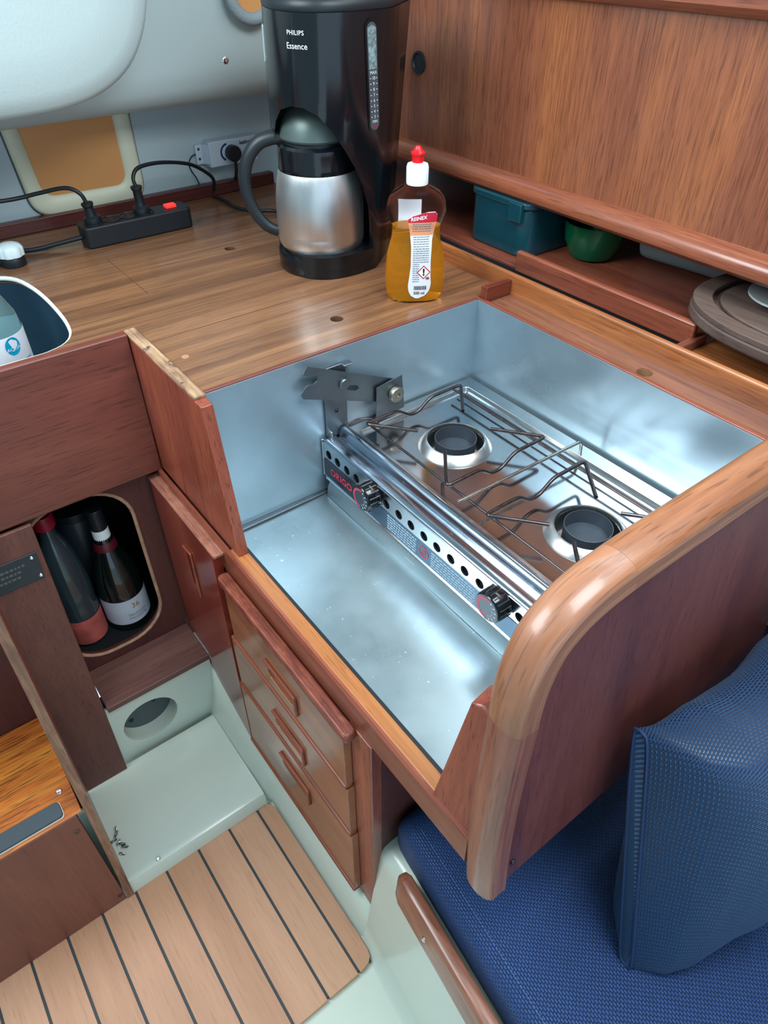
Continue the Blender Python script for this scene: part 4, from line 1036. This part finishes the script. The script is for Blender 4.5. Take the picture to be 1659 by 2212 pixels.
def shell(zlist, inset_=0.0):
    V, F = [], []; seg = 44
    for z in zlist:
        a_, b_ = hwid(z)-inset_, dep(z)-inset_
        for k in range(seg):
            t = 2*math.pi*k/seg; c, s = math.cos(t), math.sin(t); p = 2.6
            x = a_*abs(c)**(2/p)*(1 if c > 0 else -1); y = b_*abs(s)**(2/p)*(1 if s > 0 else -1)
            V.append(B+mj*x+mn*y+Vector((0, 0, z)))
    for i in range(len(zlist)-1):
        for k in range(seg): l = (k+1) % seg; F.append((i*seg+k, i*seg+l, (i+1)*seg+l, (i+1)*seg+k))
    F.append(tuple(reversed(range(seg)))); F.append(tuple((len(zlist)-1)*seg+k for k in range(seg)))
    return V, F
zl = [0, .002, .005, .012]+[.02+.0075*i for i in range(21)]
part('clear_body', *shell([z for z in zl if z <= .172]+[.1735, .176]), CLEAR, sp, ang=60)
part('liquid', *shell([.003, .006, .012]+[.02+.0075*i for i in range(13)]+[.116], .0016), SOAP, sp, ang=50)
lathe('white_cap', [(.0001, .174), (.0158, .174), (.0163, .176), (.0163, .197), (.0150, .201), (.0085, .203), (.0001, .203)], B, WHITE, sp, seg=36, cap=False)
v, f = latheg([(.0001, .203), (.0078, .203), (.0078, .211), (.0085, .213), (.0108, .2145), (.0108, .2165), (.0070, .219), (.0048, .223), (.0040, .2245), (.0001, .225)], B, 30, cap=False)
part('red_nozzle', v, f, RED, sp)
part('nozzle_ribs', *join(*[tubeg([B+Vector((.0079*math.cos(t), .0079*math.sin(t), .205)), B+Vector((.0079*math.cos(t), .0079*math.sin(t), .213))], .0006, 4) for t in [k*math.pi/10 for k in range(20)]]), RED, sp)
def bfront(s, z, lift=.0006):
    a_, b_ = hwid(z), dep(z); w_ = max(-.97, min(.97, s/a_)); y = b_*(1-abs(w_)**2.6)**(1/2.6); return B+mj*s+mn*(y+lift)+Vector((0, 0, z))
def lift(l, ds=0, dz_=0): return lambda a, b: bfront(a+ds, b+dz_, l)
LX = .0075
lo = [(-.0165, .132), (-.0165, .127), (-.0135, .110), (-.0118, .09), (-.0118, .06), (-.0135, .042), (-.0150, .030), (-.0140, .020), (-.010, .012), (-.004, .0085), (.003, .009), (.010, .014), (.0150, .022), (.0165, .032), (.0155, .045), (.0150, .07), (.0160, .10), (.0205, .125), (.0215, .137), (.018, .142), (.010, .1415), (0, .1395), (-.009, .1365)]
lo = [(x*1.16+LX*.6, z) for x, z in lo]
def cliplo(z0, z1):
    return lo, z0, z1
def bpatch(name, z0, z1, mat, l, shrink=0):
    V, F = [], []; nz, nu = max(2, int((z1-z0)/.004)), 10
    for i in range(nz+1):
        z = z0+(z1-z0)*i/nz; xs_ = []
        for q in range(len(lo)):
            a, b = lo[q], lo[(q+1) % len(lo)]
            if (a[1]-z)*(b[1]-z) <= 0 and a[1] != b[1]: xs_.append(a[0]+(b[0]-a[0])*(z-a[1])/(b[1]-a[1]))
        if not xs_: xs_ = [0, 0]
        xa, xb = min(xs_)+shrink, max(xs_)-shrink
        for j in range(nu+1): V.append(bfront(xa+(xb-xa)*j/nu, z, l))
    for i in range(nz):
        for j in range(nu): q = i*(nu+1)+j; F.append((q, q+1, q+nu+2, q+nu+1))
    return part(name, V, F, mat, sp)
lbl = bpatch('paper_label', .0088, .1415, PAPER, .0006)
bpatch('peach_band', .107, .133, PEACH, .0009)
bpatch('red_band', .1265, .1405, REDPRINT, .0012)
x0 = LX*.6
lettering('REINEX', .0072, lambda a, b: bfront(x0-.003+a, .1325+b+a*.14, .0016), WPRINT, sp, bold=.02)
G = []
for r in range(21):
    z = .1040-r*.0034; xr = .014 if r < 12 else .000
    x = -.0105
    while x < xr:
        w_ = random.uniform(.0015, .005); xe = min(xr, x+w_)
        G.append(([bfront(x0+x, z, .0011), bfront(x0+xe, z, .0011), bfront(x0+xe, z+.0011, .0011), bfront(x0+x, z+.0011, .0011)], [(0, 1, 2, 3)])); x += w_+.0008
for r in range(4):
    z = .1235-r*.0036; x = -.012+.0
    while x < .015:
        w_ = random.uniform(.002, .005); G.append(([bfront(x0+x, z, .0012), bfront(x0+x+w_, z, .0012), bfront(x0+x+w_, z+.0012, .0012), bfront(x0+x, z+.0012, .0012)], [(0, 1, 2, 3)])); x += w_+.0009
part('small_print', *join(*G), INKG, sp, smooth=False)['kind'] = 'stuff'
def dia(r): return [(0, -r), (r, 0), (0, r), (-r, 0)]
cxs, czs = x0+.0068, .0510
part('warning_diamond', [bfront(cxs+a, czs+b, .0012) for a, b in dia(.0108)], [(0, 1, 2, 3)], REDPRINT, sp, smooth=False)
part('warning_field', [bfront(cxs+a, czs+b, .0016) for a, b in dia(.0088)], [(0, 1, 2, 3)], WHITE, sp, smooth=False)
lettering('!', .0150, lambda a, b: bfront(cxs+a, czs+b, .0020), INK, sp, bold=.04)
G = []; x = -.0080
while x < .0125:
    w_ = random.choice((.0004, .0008, .0011)); G.append(([bfront(x0+x, .0228, .0012), bfront(x0+x+w_, .0228, .0012), bfront(x0+x+w_, .0292, .0012), bfront(x0+x, .0292, .0012)], [(0, 1, 2, 3)])); x += w_+random.choice((.0005, .0009))
part('barcode', *join(*G), INK, sp, smooth=False)
lettering('500 ml', .0064, lambda a, b: bfront(x0+.0005+a, .0175+b, .0012), INK, sp, bold=.015)
for i, mm in enumerate((INK, REDPRINT, GOLD)):
    part('flag_stripe', [bfront(x0+.0108+a, .0415-.0012*i+b, .0012) for a, b in ((0, 0), (.005, 0), (.005, .0012), (0, .0012))], [(0, 1, 2, 3)], mm, sp, smooth=False)
# white label on the far side, seen through the bottle
V, F = [], []
for i in range(9):
    z = .112+.004*i
    for j in range(9):
        s = -.020+.034*j/8; a_, b_ = hwid(z), dep(z); y = b_*(1-abs(min(.97, abs(s/a_)))**2.6)**(1/2.6); V.append(B+mj*(s-.004)-mn*(y+.0006)+Vector((0, 0, z)))
for i in range(8):
    for j in range(8): q = i*9+j; F.append((q, q+1, q+10, q+9))
part('rear_label', V, F, PAPER, sp)

# ================================================================== POWER STRIP, PLUGS, CABLES
ps = root('power_strip', (.45, 1.385, .9), 'black four-way power strip with a lit red switch lying by the aft wall', 'power strip')
PX0, PX1, PY0, PY1, PZ = .345, .556, 1.362, 1.412, .938
part('housing', *prismg(rrect(PX0, PX1, PY0, PY1, .010, 4), 'Z', .9001, PZ), BLACK_MATT, ps, bevel=.003)
for sx in (.372, .405, .438, .470):
    lathe('socket', [(.0185, .0), (.0185, .0015), (.0165, .0018), (.0160, .0004), (.0001, .0004)], (sx, 1.387, PZ), BLACK_MATT, ps, seg=28, cap=False)
    for d in (-.006, .006): lathe('socket_hole', [(.0001, .0005), (.0025, .0005), (.0025, .0009), (.0001, .0009)], (sx+d, 1.387, PZ), RECESS_SHADE, ps, seg=10, cap=False)
box('rocker_switch', (.512, .533), (1.378, 1.394), (PZ, PZ+.006), REDLIT, ps, bevel=.0015)
cb_ = tube('strip_cable', spline([(.345, 1.39, .916), (.30, 1.402, .910), (.26, 1.412, .9055), (.20, 1.43, .9055), (.10, 1.45, .9055), (-.1, 1.46, .9055)], 8), .0042, BLACK_MATT, None, loc=(.3, 1.4, .9))
tag(cb_, 'black cable running from the left end of the power strip', 'cable')
def plug(x, label, lean_, cable, z1):
    r = root('mains_plug', (x, 1.387, PZ), label, 'plug', 'mains plugs in the black power strip')
    A = Vector((lean_, -.0, 1)).normalized()
    lathe('plug_body', [(.0001, .0006), (.0155, .0006), (.0160, .004), (.0150, .010), (.0100, .014), (.0088, .020), (.0082, z1-.008), (.0095, z1-.006), (.0110, z1-.002), (.0105, z1), (.0001, z1+.0005)], (x, 1.387, PZ), BLACK_MATT, r, seg=24, axis=A, cap=False)
    tip = Vector((x, 1.387, PZ))+A*z1
    c = tube('lead', spline([tip-A*.004]+cable, 8), .0036, BLACK_MATT, r)
plug(.372, 'black mains plug in the leftmost socket of the strip with its lead running left', -.10, [Vector((.362, 1.39, .990)), Vector((.342, 1.40, 1.001)), Vector((.30, 1.42, .995)), Vector((.26, 1.43, .990)), Vector((.2, 1.43, .991)), Vector((.05, 1.43, .99))], .036)
plug(.466, 'taller black mains plug beside the red switch with its lead arching right', -.02, [Vector((.465, 1.392, 1.000)), Vector((.482, 1.40, 1.013)), Vector((.53, 1.42, 1.010)), Vector((.59, 1.45, .994)), Vector((.63, 1.475, .975)), Vector((.667, 1.49, .945)), Vector((.673, 1.505, .9155))], .048)

kb = root('antenna_box', (.72, 1.52, .98), 'pale blue-white wall box with a round black plug fixed to the aft wall', 'electrical box')
V = []
prism('casing', [(.677, 1.535), (.677, 1.512), (.680, 1.509), (.789, 1.509), (.792, 1.512), (.792, 1.535)], 'Z', .958, 1.008, PALE, kb, bevel=.002)
prism('end_bracket', [(.655, 1.535), (.655, 1.529), (.668, 1.528), (.677, 1.513), (.678, 1.535)], 'Z', .964, 1.002, PALE, kb, bevel=.001)
for z in (.994, .975): screw((.662, 1.528, z), (0, -1, 0), .0028, DARKST, kb)
arc = []; nn = 20
for i in range(nn+1):
    a = math.radians(95+150*i/nn)
    for r in (.014, .018): arc.append((.720+r*math.cos(a), 1.5085, .984+r*math.sin(a)))
part('blue_arc', arc, [(2*i, 2*i+1, 2*i+3, 2*i+2) for i in range(nn)], NAVY, kb, smooth=False)
lettering('kathrein', .0100, planefn((.766, 1.5088, .998), (1, 0, 0), (0, 0, 1)), INK, kb, bold=.03)
rp = root('round_plug', (.727, 1.50, .981), 'round black plug in the pale wall box with a lead hanging down', 'plug')
lathe('plug_body', [(.0001, 0), (.0155, 0), (.0160, .003), (.0160, .016), (.0135, .019), (.0001, .0195)], (.728, 1.5088, .982), BLACK_MATT, rp, seg=28, axis=(0, -1, 0), cap=False)
tube('lead', spline([(.728, 1.495, .970), (.7285, 1.497, .95), (.7285, 1.505, .93), (.728, 1.510, .9285)], 6), .0036, BLACK_MATT, rp)
tw = tube('thin_cable', spline([(.656, 1.531, .985), (.645, 1.530, .982), (.637, 1.531, .970), (.640, 1.532, .955), (.648, 1.532, .94), (.653, 1.532, .926)], 6), .0012, BLACK_MATT, None, loc=(.65, 1.53, .926))
tag(tw, 'thin dark wire hanging from the pale wall box down to the counter strip', 'cable')

lf_ = root('locker_hatch', (.41, 1.53, .93), 'cream moulded frame around an amber screen in the aft wall', 'hatch')
fo = [(p.x, p.y) for p in fillet([(.288, 1.12, 0), (.304, .921, 0), (.531, .916, 0), (.530, 1.12, 0)], .040, 8)]
fi = [(p.x, p.y) for p in fillet([(.318, 1.12, 0), (.332, .955, 0), (.498, .952, 0), (.497, 1.12, 0)], .026, 8)]
n = len(fo); V = []; F = []
for P_, y in ((fo, 1.5365), (fo, 1.531), (inset(fo, .006), 1.527), (inset(fi, -.004), 1.530), (fi, 1.5355)): V += [(a, y, b) for a, b in P_]
for r in range(4):
    for i in range(n-1): F.append((r*n+i, r*n+i+1, (r+1)*n+i+1, (r+1)*n+i))
part('frame', V, F, CREAM, lf_, ang=60)
prism('amber_screen', fi, 'Y', 1.5345, 1.5368, AMBER, lf_)
tube('shadow_gap', [(a, 1.5362, b) for a, b in inset(fo, -.0015)], .0014, plain('gap_grey', srgb(80, 92, 98), .7), lf_, seg=6)

kn = root('star_knob', (.213, 1.372, .9), 'white fluted knob on a black base beside the sink', 'knob')
lathe('base', [(.0001, 0), (.0205, 0), (.0215, .002), (.0205, .014), (.0190, .016), (.0001, .016)], (.214, 1.375, .9), BLACK_MATT, kn, seg=32, cap=False)
V, F = [], []; seg = 64
for r, h in [(.0185, .016), (.0225, .017), (.0228, .030), (.0195, .034), (.0120, .0375), (.0001, .0385)]:
    for k in range(seg):
        a = 2*math.pi*k/seg; rr = r*(1-.075*(abs(math.cos(4*a))**6) if r > .015 else 1); V.append((.214+rr*math.cos(a), 1.375+rr*math.sin(a), .9+h))
for i in range(5):
    for k in range(seg): l = (k+1) % seg; F.append((i*seg+k, i*seg+l, (i+1)*seg+l, (i+1)*seg+k))
part('fluted_cap', V, F, plain('white_knob', srgb(216, 232, 236), .4), kn, ang=50)
sk = tube('knob_lever', [(.196, 1.385, .905), (.15, 1.40, .905)], .007, BLACK_MATT, kn, seg=10)

# mineral water bottle in the sink
mw = root('water_bottle', (.112, 1.100, .7205), 'clear pale blue mineral water bottle standing in the sink', 'bottle')
WB = Vector(mw.location)
lathe('body', [(.0001, .003), (.034, 0), (.040, .008), (.0405, .06), (.0405, .150), (.0405, .195), (.0375, .215), (.029, .235), (.018, .253), (.0135, .264), (.0135, .278), (.0001, .279)], WB, PETCLEAR, mw, seg=36, cap=False)
lathe('label_wrap', [(.0409, .120), (.0411, .121), (.0411, .192), (.0409, .193)], WB, PAPER, mw, seg=36, cap=False)
fw = cylfn(WB, .0411, math.atan2(-1.100, -.112)+.45)
C = circ(0, 0, .0135, 24); g2 = ([fw(a*.85, b+.178) for a, b in C], [tuple(range(24))]); part('round_emblem', *g2, CYAN, mw, smooth=False)
fw2 = cylfn(WB, .0411, math.atan2(-1.100, -.112)+.45, .0009)
lettering('AQUA', .0075, lambda a, b: fw2(a, b+.174), WPRINT, mw); lettering('MINERALWASSER', .0062, lambda a, b: fw2(a+.002, b+.151), INKG, mw)
lathe('green_band', [(.0413, .105), (.0415, .106), (.0415, .118), (.0413, .119)], WB, GREENPR, mw, seg=36, cap=False)
lathe('screw_cap', [(.0145, .268), (.0150, .269), (.0150, .284), (.0001, .285)], WB, WHITE, mw, seg=24, cap=False)

# grey foam ring at the top left of the coffee maker
fm = root('foam_ring', (.70, 1.36, 1.25), 'grey foam-covered ring at the top edge beside the coffee maker', 'ring')
C = Vector((.735, 1.362, 1.272)); pts = [C+Vector((.043*math.cos(t), 0, .043*math.sin(t))) for t in [k*math.pi/18 for k in range(36)]]
tube('foam_tube', pts, .0105, FOAM, fm, seg=12, closed=True)
v, f = latheg([(.0001, 0), (.034, 0), (.034, .004), (.0001, .004)], C, 28, axis=(0, 1, 0), cap=False)
part('amber_core', v, f, AMBER, fm)
tube('bracket', [C+Vector((0, .003, 0)), C+Vector((0, .03, 0))], .006, FOAM, fm)
